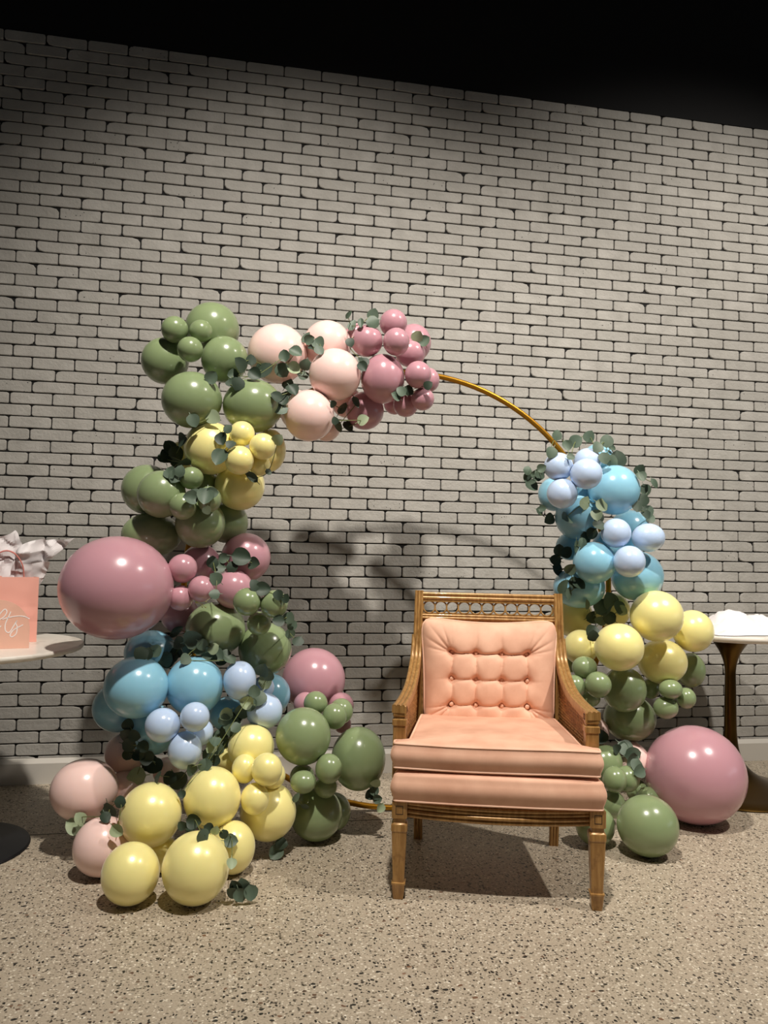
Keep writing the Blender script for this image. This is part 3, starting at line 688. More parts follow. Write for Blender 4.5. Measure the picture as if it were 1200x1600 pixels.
    ('eucalyptus sprig reaching out left of the upper powder blue foursome', [(2.638,-0.952,1.607,0.0203,'m'), (2.648,-0.905,1.586,0.0265,'m'), (2.632,-0.898,1.58,0.0265,'m'), (2.594,-0.886,1.603,0.0206,'m'), (2.601,-0.869,1.572,0.0207,'m'), (2.619,-0.872,1.531,0.0296,'m')]),
    ('small brownish leaves left under the upper powder blue foursome', [(2.734,-0.729,1.438,0.0185,'m'), (2.737,-0.682,1.425,0.0219,'m'), (2.753,-0.764,1.388,0.0276,'m')]),
    ('yellow green leaves over the turquoise balloon of the right column', [(2.783,-0.902,1.389,0.0325,'m'), (2.864,-0.924,1.459,0.0295,'p'), (2.942,-0.926,1.449,0.0296,'p'), (2.913,-0.934,1.404,0.0265,'p')]),
    ('leaf strand along the right edge of the upper right column', [(3.136,-0.923,1.621,0.027,'d'), (3.128,-0.948,1.588,0.0238,'m'), (3.195,-0.949,1.56,0.0209,'n'), (3.16,-0.926,1.528,0.027,'m'), (3.142,-0.936,1.479,0.0298,'d'), (3.111,-0.944,1.447,0.0238,'d'), (3.188,-0.894,1.428,0.0302,'m'), (3.259,-0.804,1.406,0.0249,'m')]),
    ('dark leaves crossing the middle of the right column', [(2.929,-0.927,1.392,0.0236,'d'), (2.917,-0.958,1.359,0.0293,'d'), (2.904,-0.908,1.318,0.0267,'d'), (2.882,-0.895,1.3,0.0267,'d'), (2.851,-0.921,1.276,0.0236,'m'), (2.83,-0.892,1.258,0.0237,'n')]),
    ('leaf bunch left of the right column above the chair', [(2.813,-0.74,1.239,0.0278,'m'), (2.838,-0.767,1.233,0.0276,'d'), (2.794,-0.749,1.192,0.0277,'d'), (2.812,-0.731,1.143,0.0309,'d'), (2.809,-0.883,1.156,0.0267,'m'), (2.845,-0.853,1.088,0.0269,'d'), (2.863,-0.864,1.085,0.0299,'d'), (2.825,-0.836,1.036,0.024,'n'), (2.809,-0.821,1.065,0.0361,'m')]),
    ('dark leaf spray in front of the right yellow balloons beside the chair back', [(2.91,-0.853,0.987,0.021,'n'), (3.013,-0.679,0.924,0.0252,'n'), (3.021,-0.671,0.908,0.0284,'m'), (3.03,-0.748,0.906,0.0279,'m'), (3.032,-0.763,0.972,0.0402,'m'), (3.064,-0.778,1.001,0.0401,'m'), (3.095,-0.802,0.972,0.0307,'m'), (3.11,-0.806,0.957,0.0245,'p'), (3.055,-0.784,0.921,0.0307,'d'), (2.942,-0.835,0.86,0.0301,'d'), (2.885,-0.968,0.854,0.026,'d')]),
    ('grey green leaf cluster on the blush balloon right of the chair', [(3.022,-0.926,0.337,0.0234,'d'), (3.083,-0.87,0.33,0.0239,'m'), (3.091,-0.885,0.325,0.0386,'m'), (3.114,-0.913,0.305,0.0354,'m'), (3.102,-0.919,0.281,0.0324,'m'), (3.088,-0.996,0.276,0.0317,'m'), (3.083,-1.023,0.261,0.0285,'m')]),
    ('dark leaf on the blush balloon behind the chair arm', [(2.976,-0.865,0.376,0.0297,'d'), (2.965,-0.862,0.393,0.0208,'d')]),
]

# ------------------------------------------------------------------ the setting
X0, X1, YB = -1.6, 7.6, -8.0
CEIL_Z = 3.932

bm = bmesh.new()
box(bm, X0, X1, YB, 0.06, -0.06, 0.0)
tag(obj('floor', bm, FLOOR, smooth=False), kind='structure')
fl = bpy.data.objects['floor']
bm = bmesh.new()
box(bm, X0, X1, -0.7405, -0.7355, -0.004, 0.0006)
obj('saw_cut', bm, JOINT, fl, smooth=False)

bm = bmesh.new()
box(bm, X0, X1, YB, 0.06, 5.7, 5.76)
tag(obj('ceiling', bm, CEIL, smooth=False), kind='structure')

bm = bmesh.new()
box(bm, -0.9, 6.25, 0.009, 0.06, 0.0, CEIL_Z)
wall = tag(obj('wall_back', bm, JOINT, smooth=False), kind='structure')

bm = bmesh.new()
box(bm, -0.9, 6.25, 0.0, 0.06, CEIL_Z, 5.7)
tag(obj('wall_upper', bm, CEIL, smooth=False), kind='structure')

# skirting with a chamfered top edge
bm = bmesh.new()
prof = [(-0.001, 0.0), (-0.022, 0.0), (-0.022, 0.104), (-0.017, 0.110), (-0.004, 0.124), (-0.001, 0.126)]
loft(bm, [[(-0.9, y, z) for y, z in prof], [(6.25, y, z) for y, z in prof]])
tag(obj('baseboard_back', bm, SKIRT, smooth=False), kind='structure')


# bricks: hand-cut looking, rounded corners, a few chipped
def brick_ring(w, h, rnd, chip):
    pts = []
    hw, hh = w / 2, h / 2
    cor = [(-hw, -hh), (hw, -hh), (hw, hh), (-hw, hh)]
    for k, (x, y) in enumerate(cor):
        sx, sy = (1 if x > 0 else -1), (1 if y > 0 else -1)
        r = rnd.uniform(0.005, 0.013)
        if chip == k:
            r = rnd.uniform(0.018, 0.032)
        rx, ry = r * rnd.uniform(0.8, 1.5), min(r * rnd.uniform(0.7, 1.1), hh * 0.8)
        a = (x - sx * rx, y)
        b = (x, y - sy * ry)
        m = (x - sx * rx * 0.3, y - sy * ry * 0.3)
        seq = [a, m, b] if (k in (1, 3)) else [b, m, a]
        pts += seq
        # a point in the middle of the edge to follow keeps the long edges wavy
        if k in (0, 2):
            pts.append((0 + rnd.uniform(-0.03, 0.03), y + rnd.uniform(-0.0013, 0.0013)))
    return pts


def brick_geometry(rnd, w, h, chip):
    ring = brick_ring(w, h, rnd, chip)
    d = rnd.uniform(-0.0015, 0.0015)
    f = []
    tx, tz = rnd.uniform(-0.012, 0.012), rnd.uniform(-0.03, 0.03)
    for x, z in ring:
        s = 0.0028
        f.append((x - math.copysign(min(s, abs(x)), x), d + x * tx + z * tz, z - math.copysign(min(s, abs(z)), z)))
    m = [(x, 0.0025 + d, z) for x, z in ring]
    b = [(x, 0.0105, z) for x, z in ring]
    return f, m, b


def add_brick(bm, geo, off=(0, 0, 0)):
    f, m, b = geo
    o = Vector(off)
    R = [[bm.verts.new(Vector(p) + o) for p in r] for r in (b, m, f)]
    n = len(f)
    for a, c in zip(R[:-1], R[1:]):
        for i in range(n):
            j = (i + 1) % n
            bm.faces.new((a[i], a[j], c[j], c[i]))
    bm.faces.new(R[-1])


ROW_OFF = [-0.007, 0.013, 0.017, 0.011, 0.021, -0.03, 0.014, 0.023, 0.008, 0.007, -0.027, 0.011, -0.032, 0.018, -0.002, -0.015, 0.003, -0.027, -0.027, 0.004, -0.003, 0.006, -0.007, 0.021, 0.054, -0.002, 0.03, 0.031, -0.008, 0.047, 0.009, 0.005, 0.02, 0.008, 0.005, -0.001, -0.006, -0.003, 0.022, -0.005, -0.018, -0.035, -0.047, -0.025, -0.03, -0.029, 0.045, 0.012, 0.026, 0.009, 0.031, -0.016, 0.031, 0.008, -0.023, 0.007, -0.003, -0.0, -0.013, 0.014, -0.017, 0.0]
rb = random.Random(11)
BW, BH = PITCH - 0.0058, ROWH - 0.0056
variants = []
for k in range(26):
    chip = rb.choice([0, 1, 2, 3]) if k % 5 < 2 else -1
    variants.append(brick_geometry(rb, BW + rb.uniform(-0.0015, 0.001), BH + rb.uniform(-0.0012, 0.0008), chip))
variant_mesh = []
for g in variants:
    b_ = bmesh.new()
    add_brick(b_, g)
    bmesh.ops.recalc_face_normals(b_, faces=b_.faces)
    me = bpy.data.meshes.new('brick')
    b_.to_mesh(me)
    b_.free()
    me.materials.append(BRICK)
    variant_mesh.append(me)


cam_inv = cam.matrix_world.inverted()


def to_frame(p):
    q = cam_inv @ Vector(p)
    return (600 + 1202 * q.x / -q.z, 800 - 1202 * q.y / -q.z, -q.z)


ball_px = []
for k, x, y, z, rx, rz, lab in BALLOONS:
    u, v, d = to_frame((x, y, z))
    ball_px.append((u, v, rx * 1202 / d, rz * 1202 / d))
slots = []
for r in range(62):
    for c in range(-4, 30):
        x = (c + 0.5 + (0.5 if r % 2 else 0.0) + ROW_OFF[r]) * PITCH
        z = ROW0 - r * ROWH
        if x - PITCH / 2 < -0.85 or x + PITCH / 2 > 6.2:
            continue
        u, v, d = to_frame((x, 0, z))
        vis = 20 < u < 1180 and 20 < v < 1180
        if vis:
            for a, b, ra, rb2 in ball_px:
                if ((u - a) / ra) ** 2 + ((v - b) / rb2) ** 2 < 0.95:
                    vis = False
                    break
        if vis and 640 < u < 885 and v > 925:
            vis = False
        if vis and u < 62 and v > 850:
            vis = False
        slots.append((0 if vis else 1, d, x, z, rb.randrange(len(variants)), r == 61))
order = sorted(range(len(slots)), key=lambda i: slots[i][:2])
single = set(order[:296])
rest = bmesh.new()
for i, (vis, d, x, z, k, last) in enumerate(slots):
    if i in single:
        o = link('brick', variant_mesh[k], wall)
        o.location = (x, 0, z)
    else:
        add_brick(rest, variants[k], (x, 0, z))
tag(obj('bricks_further_along', rest, BRICK, wall, smooth=False), kind='stuff')

# ------------------------------------------------------------------ gold hoop
bm = bmesh.new()
HC = Vector((2.093, -0.63, 1.049))
tube(bm, [HC + Vector((1.035 * math.cos(a), 0, 1.035 * math.sin(a))) for a in [2 * math.pi * k / 120 for k in range(120)]], 0.0135, 12, closed=True, up=Vector((0, 1, 0)))
tag(obj('arch_hoop', bm, GOLD), 'gold metal hoop the balloon garlands are wound around', 'hoop')

# ------------------------------------------------------------------ balloons
bm = bmesh.new()
prof = []
NS = 26
for k in range(NS + 1):
    a = math.pi * k / NS
    y = -math.cos(a)
    r = math.sin(a)
    if y > 0:                      # the neck side tapers a little
        r *= 1 - 0.05 * y * y
    prof.append((r, y * (1.03 if y > 0 else 1.0)))
prof = prof[:-1] + [(0.055, 1.035), (0.035, 1.07), (0.06, 1.09), (0.075, 1.12), (0.06, 1.14)]
prof[0] = (0.001, -1.0)
rings = [[(r * math.cos(2 * math.pi * i / 40), y, r * math.sin(2 * math.pi * i / 40)) for i in range(40)] for r, y in prof]
loft(bm, rings)
proto = obj('balloon', bm, None, smooth=True, angle=60)
ball_mesh = proto.data
bpy.data.objects.remove(proto)
meshes = {}
for k, m in BAL.items():
    me = ball_mesh.copy()
    me.materials.clear()
    me.materials.append(m)
    me.name = 'balloon'
    meshes[k] = me
COLN = {'G': 'sage green', 'P': 'dusty mauve', 'K': 'blush pink', 'Y': 'pearl yellow', 'B': 'turquoise', 'L': 'powder blue'}
for k, x, y, z, rx, rz, lab in BALLOONS:
    o = link('balloon', meshes[k])
    o.location = (x, y, z)
    ry = (rx + rz) / 2
    o.scale = (rx, ry, rz)
    # necks point back towards the hoop
    side = 'right' if x > 2.3 else 'left'
    o.rotation_euler = (random.uniform(-0.1, 0.1), 0, random.uniform(-0.25, 0.25))
    tag(o, lab, 'balloon', COLN[k] + ' balloons of the ' + side + ' garland')

# ------------------------------------------------------------------ eucalyptus
def leaf_mesh(narrow, name, m, fold, curl):
    b = bmesh.new()
    n = 7
    L = 2.1
    W = 0.55 if narrow else 0.98
    rows = []
    for i in range(n + 1):
        t = i / n
        w = W * (math.sin(math.pi * min(1, t ** 0.8 * 1.0)) ** 0.6 if 0 < t < 1 else 0.0)
        if t == 0: w = 0.04
        y = t * L - 1.05
        zc = curl * (t - 0.4) ** 2
        rows.append([b.verts.new((-w, y, zc + fold * w)), b.verts.new((-w * 0.5, y, zc + fold * w * 0.35)), b.verts.new((0, y, zc)), b.verts.new((w * 0.5, y, zc + fold * w * 0.35)), b.verts.new((w, y, zc + fold * w))] if i < n else [b.verts.new((0, y, zc))])
    for a, c in zip(rows[:-1], rows[1:]):
        if len(c) == 1:
            for i in range(4):
                b.faces.new((a[i], a[i + 1], c[0]))
        else:
            for i in range(4):
                b.faces.new((a[i], a[i + 1], c[i + 1], c[i]))
    # petiole
    p = [b.verts.new(q) for q in ((-0.05, -1.05, 0), (0.05, -1.05, 0), (0.04, -1.5, -0.1), (-0.04, -1.5, -0.1))]
    b.faces.new(p)
    me = bpy.data.meshes.new('leaf')
    b.to_mesh(me)
    b.free()
    me.polygons.foreach_set('use_smooth', [True] * len(me.polygons))
    me.materials.append(m)
    return me


LM = {}
for key, m in LEAFM.items():
    for nar in (False, True):
        LM[(key, nar)] = [leaf_mesh(nar, key, m, f, c) for f, c in ((0.25, -0.3), (0.45, 0.35), (-0.2, 0.25), (0.1, -0.6))]

cam_loc = cam.location
for lab, leaves in SPRIGS:
    cx = sum(p[0] for p in leaves) / len(leaves)
    cy = sum(p[1] for p in leaves) / len(leaves)
    cz = sum(p[2] for p in leaves) / len(leaves)
    sp = thing('eucalyptus_sprig', lab, 'foliage', (cx, cy, cz), 0, 'eucalyptus sprigs tucked among the balloons')
    pts = [Vector(p[:3]) - Vector((cx, cy, cz)) for p in leaves]
    # stem runs just behind the leaves
    b = bmesh.new()
    base = [p + Vector((random.uniform(-.004, .004), 0.010, random.uniform(-.004, .004))) for p in pts]
    if len(base) < 3:
        base = base + [base[-1] + Vector((0.02, 0.02, -0.02))]
    seg = catmull(base, 4)
    tube(b, seg, 0.0017, 5, scales=[1.0] * len(seg), up=Vector((0.2, 1, 0.1)))
    obj('stem', b, STEM, sp)
    mean = sum(pts, Vector()) / len(pts)
    for i, (x, y, z, r, m) in enumerate(leaves):
        nar = m == 'n'
        key = 'm' if nar else m
        me = random.choice(LM[(key, nar)])
        lf = link('leaf', me, sp)
        p = pts[i]
        # grow away from the stem line, face roughly outwards
        prev = pts[i - 1] if i else pts[min(1, len(pts) - 1)]
        d = (p - prev)
        d.y *= 0.3
        perp = Vector((-d.z, 0, d.x)) * (1 if i % 2 else -1)
        grow = (d.normalized() if d.length > 1e-5 else Vector((0, 0, 1))) * 0.5 + (perp.normalized() if perp.length > 1e-5 else Vector((1, 0, 0))) * 0.6
        grow += Vector((random.uniform(-.5, .5), random.uniform(-.3, .1), random.uniform(-.5, .5)))
        grow.normalize()
        nrm = Vector((random.uniform(-.45, .45), -1.0, random.uniform(-.1, .55))).normalized()
        xax = grow.cross(nrm).normalized()
        nrm = xax.cross(grow).normalized()
        mt = Matrix((xax, grow, nrm)).transposed().to_4x4()
        s = r * (1.08 if not nar else 1.25)
        lf.matrix_local = Matrix.Translation(p) @ mt @ Matrix.Scale(s, 4)
        if m == 'p':
            lf['label'] = 'pale underside leaf'

# airy seed twigs next to two of the sprigs
for name_lab, c0, n_, sp_ in (('fine pale yellow seed twig beside the hanging upper yellow balloon', (1.19, -1.03, 1.585), 9, 0.035),
                        ('fine yellow green twigs left of the lower green balloon', (1.13, -0.98, 0.99), 10, 0.04)):
    b = bmesh.new()
    for q in range(n_):
        a = random.uniform(-0.6, 1.4)
        tip = Vector((math.cos(a) * sp_ * random.uniform(.6, 1.2), random.uniform(-.012, .012), math.sin(a) * sp_))
        mid = tip * 0.5 + Vector((0, 0, 0.006))
        tube(b, [Vector((0, 0, 0)), mid, tip], 0.0007, 4, up=Vector((0.1, 1, 0.1)))
        r_ = bmesh.ops.create_icosphere(b, subdivisions=1, radius=0.0028)
        for v in r_['verts']: v.co += tip
    o = obj('seed_twig', b, TWIG)
    o.location = c0
    tag(o, name_lab, 'foliage', 'fine seed twigs among the balloons')

# ------------------------------------------------------------------ armchair
CH = thing('armchair', 'peach tufted velvet armchair with gilded wood frame and cane sides', 'chair', (2.2202, -1.6077, 0.0), math.radians(-15.22))


def square(hw, z, cx=0, cy=0, ch=0.15):
    c = hw * (1 - ch)
    return [(cx + x, cy + y, z) for x, y in ((-c, -hw), (c, -hw), (hw, -c), (hw, c), (c, hw), (-c, hw), (-hw, c), (-hw, -c))]


def front_leg(sx):
    b = bmesh.new()
    zs = [(0.0, .0165), (0.004, .018), (0.050, .0225), (0.053, .0245), (0.058, .0245), (0.060, .0195), (0.235, .0265), (0.238, .0285), (0.258, .0285), (0.262, .0265), (0.266, .0215), (0.278, .0215), (0.282, .027), (0.337, .027), (0.340, .025)]
    loft(b, [square(h, z, sx * 0.343, 0.0) for z, h in zs])
    leg = obj('leg', b, WOOD, CH, angle=30)
    b = bmesh.new()   # carved square drawn as thin dark strips on the block face
    for (xa, xb, za, zb) in ((-.013, .013, .296, .298), (-.013, .013, .324, .326), (-.013, -.011, .296, .326), (.011, .013, .296, .326)):
        box(b, sx * 0.343 + xa, sx * 0.343 + xb, -0.0276, -0.026, za, zb)
    obj('carved_square', b, DARKWOOD, leg, smooth=False)


for sx in (-1, 1):
    front_leg(sx)
# rear legs run up into the back posts
def bead_section(w, h, nb=3):
    """fluted top face, flat underneath"""
    pts = []
    seg = 5
    for k in range(nb):
        c = -w + (2 * k + 1) * w / nb
        for i in range(seg):
            a = math.pi - math.pi * i / (seg - 1)
            pts.append((c + math.cos(a) * w / nb * 0.97, h + math.sin(a) * w / nb * 0.55))
    return pts + [(w, -h), (-w, -h)]


XS = -0.010
for sx in (-1, 1):
    b = bmesh.new()
    path = [(sx * 0.285 + XS, 0.575, 0.0), (sx * 0.29 + XS, 0.56, 0.30), (sx * 0.297 + XS, 0.555, 0.50), (sx * 0.302 + XS, 0.565, 0.75), (sx * 0.302 + XS, 0.585, 0.86), (sx * 0.301 + XS, 0.605, 0.95), (sx * 0.300 + XS, 0.63, 1.046)]
    sc_ = [0.8, 1, 1, 1, 1, 1, 1]
    p2 = catmull(path, 4)
    sec = [(-q[0], q[1]) for q in bead_section(0.0185, 0.014)]
    sweep(b, p2, [(q[0], -q[1]) for q in sec], up=Vector((0, 1, 0)))
    obj('back_post', b, WOOD, CH, angle=50)
    # arm rail sweeping down from the post to the front
    b = bmesh.new()
    ay = [(.028, .668), (.10, .667), (.17, .668), (.27, .675), (.36, .690), (.44, .718), (.50, .752), (.54, .785), (.566, .83), (.585, .875)]
    path = [(sx * (0.345 - 0.042 * (y - .05) / .53) + XS, y, z - 0.018) for y, z in ay]
    sweep(b, catmull(path, 4), bead_section(0.0235, 0.013, 3))
    arm = obj('arm_rail', b, WOOD, CH, angle=50)
    # front post of the arm: block, collar, tapered shaft
    b = bmesh.new()
    px_, py_ = sx * 0.342 + XS, 0.055
    zs = [(0.34, .0235), (0.585, .0235), (0.59, .0235), (0.592, .0265), (0.612, .0265), (0.615, .0215), (0.622, .0215), (0.626, .025), (0.66, .025), (0.664, .022)]
    loft(b, [square(h, z, px_, py_) for z, h in zs])
    ap = obj('arm_post', b, WOOD, CH, angle=30)
    b = bmesh.new()
    xin = px_ - sx * 0.0255  # dark strips outline a square on the inner post face
    for (ya, yb, za, zb) in ((-.012, .012, .634, .636), (-.012, .012, .652, .654), (-.012, -.010, .634, .654), (.010, .012, .634, .654)):
        box(b, xin - 0.0008, xin + 0.0008, py_ + ya, py_ + yb, za, zb)
    obj('carved_square', b, DARKWOOD, ap, smooth=False)
    # cane side panel: woven relief clipped by the arm curve
    b = bmesh.new()
    ny, nz = 80, 150
    ys = [0.085 + (0.545 - 0.085) * i / ny for i in range(ny + 1)]

    def topz(y):
        for (ya, za), (yb, zb) in zip(ay[:-1], ay[1:]):
            if ya <= y <= yb:
                return za + (zb - za) * (y - ya) / (yb - ya) - 0.034
        return ay[-1][1] - 0.03
    grid = {}
    for side in (0, 1):
        for i, y in enumerate(ys):
            zt = topz(y)
            for j in range(nz + 1):
                z = 0.40 + (zt - 0.40) * j / nz
                ph = z / 0.0125
                row_ = math.floor(ph)
                wv = 0.0055 * abs(math.sin(math.pi * ph)) ** 0.6 * (0.65 + 0.35 * math.sin(2 * math.pi * y / 0.022 + (math.pi if row_ % 2 else 0)))
                x = sx * (0.340 - 0.042 * (y - .05) / .53) + XS
                inward = -sx if side == 0 else sx
                grid[(side, i, j)] = b.verts.new((x + inward * (0.003 + wv), y, z))
        for i in range(ny):
            for j in range(nz):
                b.faces.new([grid[(side, a, c)] for a, c in ((i, j), (i + 1, j), (i + 1, j + 1), (i, j + 1))])
    obj('cane_side_panel', b, CANE, CH)
    # inner moulding that frames the cane
    b = bmesh.new()
    path = [(sx * (0.340 - 0.042 * (y - .05) / .53) + XS - sx * 0.004, y, topz(y) - 0.001) for y in ys[::4]]
    sweep(b, path, bead_section(0.008, 0.006, 2))
    pth = [(sx * 0.337 + XS - sx * 0.004, 0.092, 0.42), (sx * 0.337 + XS - sx * 0.004, 0.092, 0.632)]
    sweep(b, pth, bead_section(0.008, 0.008, 1), up=Vector((0, 1, 0)))
    obj('side_moulding', b, WOOD, CH, angle=50)

# side and rear seat rails
for sx in (-1, 1):
    b = bmesh.new()
    sweep(b, [(sx * 0.345, 0.02, 0.31), (sx * 0.30 + XS, 0.56, 0.31)], [(-.012, -.024), (.012, -.024), (.012, .024), (-.012, .024)])
    obj('seat_rail', b, WOOD, CH, smooth=False)
b = bmesh.new()
box(b, -0.29, 0.27, 0.545, 0.57, 0.286, 0.334, 0.002)
obj('seat_rail', b, WOOD, CH, smooth=False)
# front apron: three bowed mouldings
b = bmesh.new()
sec = []
for (zc, rr, dep) in ((0.287, .0075, .004), (0.302, .0075, 0.0), (0.3165, .007, .003), (0.330, .0075, .001)):
    for i in range(6):
        a = -math.pi / 2 + math.pi * i / 5
        sec.append((zc + rr * math.sin(a), -(0.008 - dep) - rr * math.cos(a)))
sec = sec + [(0.3375, 0.012), (0.2795, 0.012)]
rings = []
for k in range(25):
    x = -0.318 + 0.636 * k / 24
    bow = 0.026 * (1 - (x / 0.318) ** 2)
    sag = 0.004 * (1 - (x / 0.318) ** 2)
    rings.append([(x, y - bow + 0.004, z - sag) for z, y in sec])
loft(b, rings)
obj('front_apron', b, WOOD, CH, angle=50)

# back: top rail, ring band, lower rail
def yback(z):
    return 0.566 + max(0.0, z - 0.75) * 0.215


def hrail(name, z0, z1, nb, depth=0.012):
    b = bmesh.new()
    zc = (z0 + z1) / 2
    sec = bead_section((z1 - z0) / 2, depth, nb)
    sweep(b, [(-0.288 + XS, yback(zc), zc), (0.288 + XS, yback(zc), zc)], [(q[0], q[1]) for q in sec], up=Vector((0, -1, 0.2)))
    obj(name, b, WOOD, CH, angle=50)


hrail('top_rail', 1.008, 1.042, 2)
hrail('ring_rail', 0.926, 0.948, 2)
for k in range(11):
    xc = -0.2555 + XS + k * 0.0508
    b = bmesh.new()
    zc = 0.9785
    tube(b, [(xc + 0.0258 * math.cos(a), yback(zc + 0.0258 * math.sin(a)), zc + 0.0258 * math.sin(a)) for a in [2 * math.pi * i / 28 for i in range(28)]], 0.0034, 6, closed=True, up=Vector((0, 1, 0)))
    obj('back_ring', b, WOOD, CH)
b = bmesh.new()
for (xa, xb, za, zb) in ((-.286, .286, 1.002, 1.009), (-.286, .286, .947, .954), (-.286, -.281, .95, 1.006), (.281, .286, .95, 1.006)):
    box(b, xa + XS, xb + XS, yback(.98) - 0.006, yback(.98) + 0.006, za, zb)
obj('ring_band_frame', b, WOOD, CH, smooth=False)
# cane behind the cushion
b = bmesh.new()
g = {}
for side in (0, 1):
    for i in range(81):
        for j in range(61):
            x = -0.285 + XS + 0.57 * i / 80
            z = 0.42 + 0.51 * j / 60
            wv = 0.002 * abs(math.sin(z / 0.0125 * math.pi)) * (0.6 + 0.4 * math.sin(x / 0.022 * math.pi * 2))
            g[(side, i, j)] = b.verts.new((x, yback(z) + (0.004 + wv) * (-1 if side == 0 else 1), z))
    for i in range(80):
        for j in range(60):
            b.faces.new([g[(side, a, c)] for a, c in ((i, j), (i + 1, j), (i + 1, j + 1), (i, j + 1))])
obj('cane_back_panel', b, CANE, CH)


# upholstered slabs built from an outline
def slab(outline, z0, z1, rr, crown, sag=None, nring=5, piping=(True, True), name='seat', inner=9, dome=None):
    """outline: ccw list of (x, y)"""
    n = len(outline)
    P = [Vector((p[0], p[1], 0)) for p in outline]
    cen = sum(P, Vector()) / n
    nor = []
    for i in range(n):
        t = (P[(i + 1) % n] - P[i - 1]).normalized()
        nor.append(Vector((t.y, -t.x, 0)))
    rings = []

    def ring(inset, z, f=1.0):
        out = []
        for i in range(n):
            q = P[i] - nor[i] * inset
            q = cen + (q - cen) * f
            d = dome(q.x, q.y) if dome else 0.0
            out.append((q.x, q.y, z + d))
        return out
    rings.append(ring(rr * 2, z0 + 0.004))
    for k in range(nring + 1):
        a = math.pi / 2 * k / nring
        rings.append(ring(rr * (1 - math.sin(a)), z0 + rr * 0.9 * (1 - math.cos(a))))
    bul = 0.010
    for k in range(1, 6):
        t = k / 6
        rings.append(ring(-bul * math.sin(math.pi * t), z0 + rr + (z1 - z0 - 2 * rr) * t))
    for k in range(nring + 1):
        a = math.pi / 2 * k / nring
        rings.append(ring(rr * (1 - math.cos(a)), z1 - rr * (1 - math.sin(a))))
    for k in range(1, inner):
        f = 1 - (k / inner) ** 1.0
        rings.append([(x, y, z + crown * (1 - f ** 2)) for x, y, z in ring(rr, z1, max(f, 0.06))])
    b = bmesh.new()
    loft(b, rings)
    s = obj(name, b, VELVET, CH, angle=70)
    for flag, zz in ((piping[0], z0 + rr * 0.35), (piping[1], z1 - rr * 0.35)):
        if flag:
            b = bmesh.new()
            pts = [(P[i].x + nor[i].x * -rr * 0.18, P[i].y + nor[i].y * -rr * 0.18, zz + (dome(P[i].x, P[i].y) if dome else 0)) for i in range(n)]
            tube(b, pts, 0.0042, 6, closed=True)
            obj('piping', b, PIPING, s)
    return s


def rounded(poly, r, seg=5):
    out = []
    n = len(poly)
    for i in range(n):
        p = Vector(poly[i]).to_3d(); a = Vector(poly[i - 1]).to_3d(); c = Vector(poly[(i + 1) % n]).to_3d()
        da = (a - p).normalized(); dc = (c - p).normalized()
        s = p + da * r; e = p + dc * r
        for k in range(seg + 1):
            t = k / seg
            q = s * (1 - t) ** 2 + p * 2 * t * (1 - t) + e * t * t
            out.append((q.x, q.y))
        # along the edge
        nx = c - dc * r
        L = (nx - e).length
        m = max(1, int(L / 0.05))
        for k in range(1, m):
            q = e + (nx - e) * (k / m)
            out.append((q.x, q.y))
    return out


# fixed upholstery under the loose cushion
base_out = rounded([(-0.370, -0.034), (-0.12, -0.046), (0.12, -0.046), (0.366, -0.034), (0.335, 0.2), (0.292, 0.545), (-0.31, 0.545), (-0.345, 0.2)], 0.02)
slab(base_out, 0.341, 0.446, 0.020, 0.004, piping=(True, False), name='upholstered_seat', dome=lambda x, y: -0.003)
# loose T-cushion
cush_out = rounded([(-0.369, -0.030), (0.352, -0.030), (0.356, 0.018), (0.300, 0.030), (0.262, 0.475), (-0.290, 0.475), (-0.318, 0.030), (-0.371, 0.018)], 0.014)


def cdome(x, y):
    return -0.004 + 0.008 * math.sin((x + 0.36) * 4.2)


slab(cush_out, 0.452, 0.548, 0.018, 0.010, name='seat_cushion', dome=lambda x, y: 0.003 * math.sin(x * 9) - 0.006 * max(0, 1 - abs(x - 0.1) / 0.35) * (1 if y < 0.1 else 0.3))

# tufted back cushion
BX = [-0.163, -0.062, 0.045, 0.149]
BZ = [0.588, 0.690, 0.795]


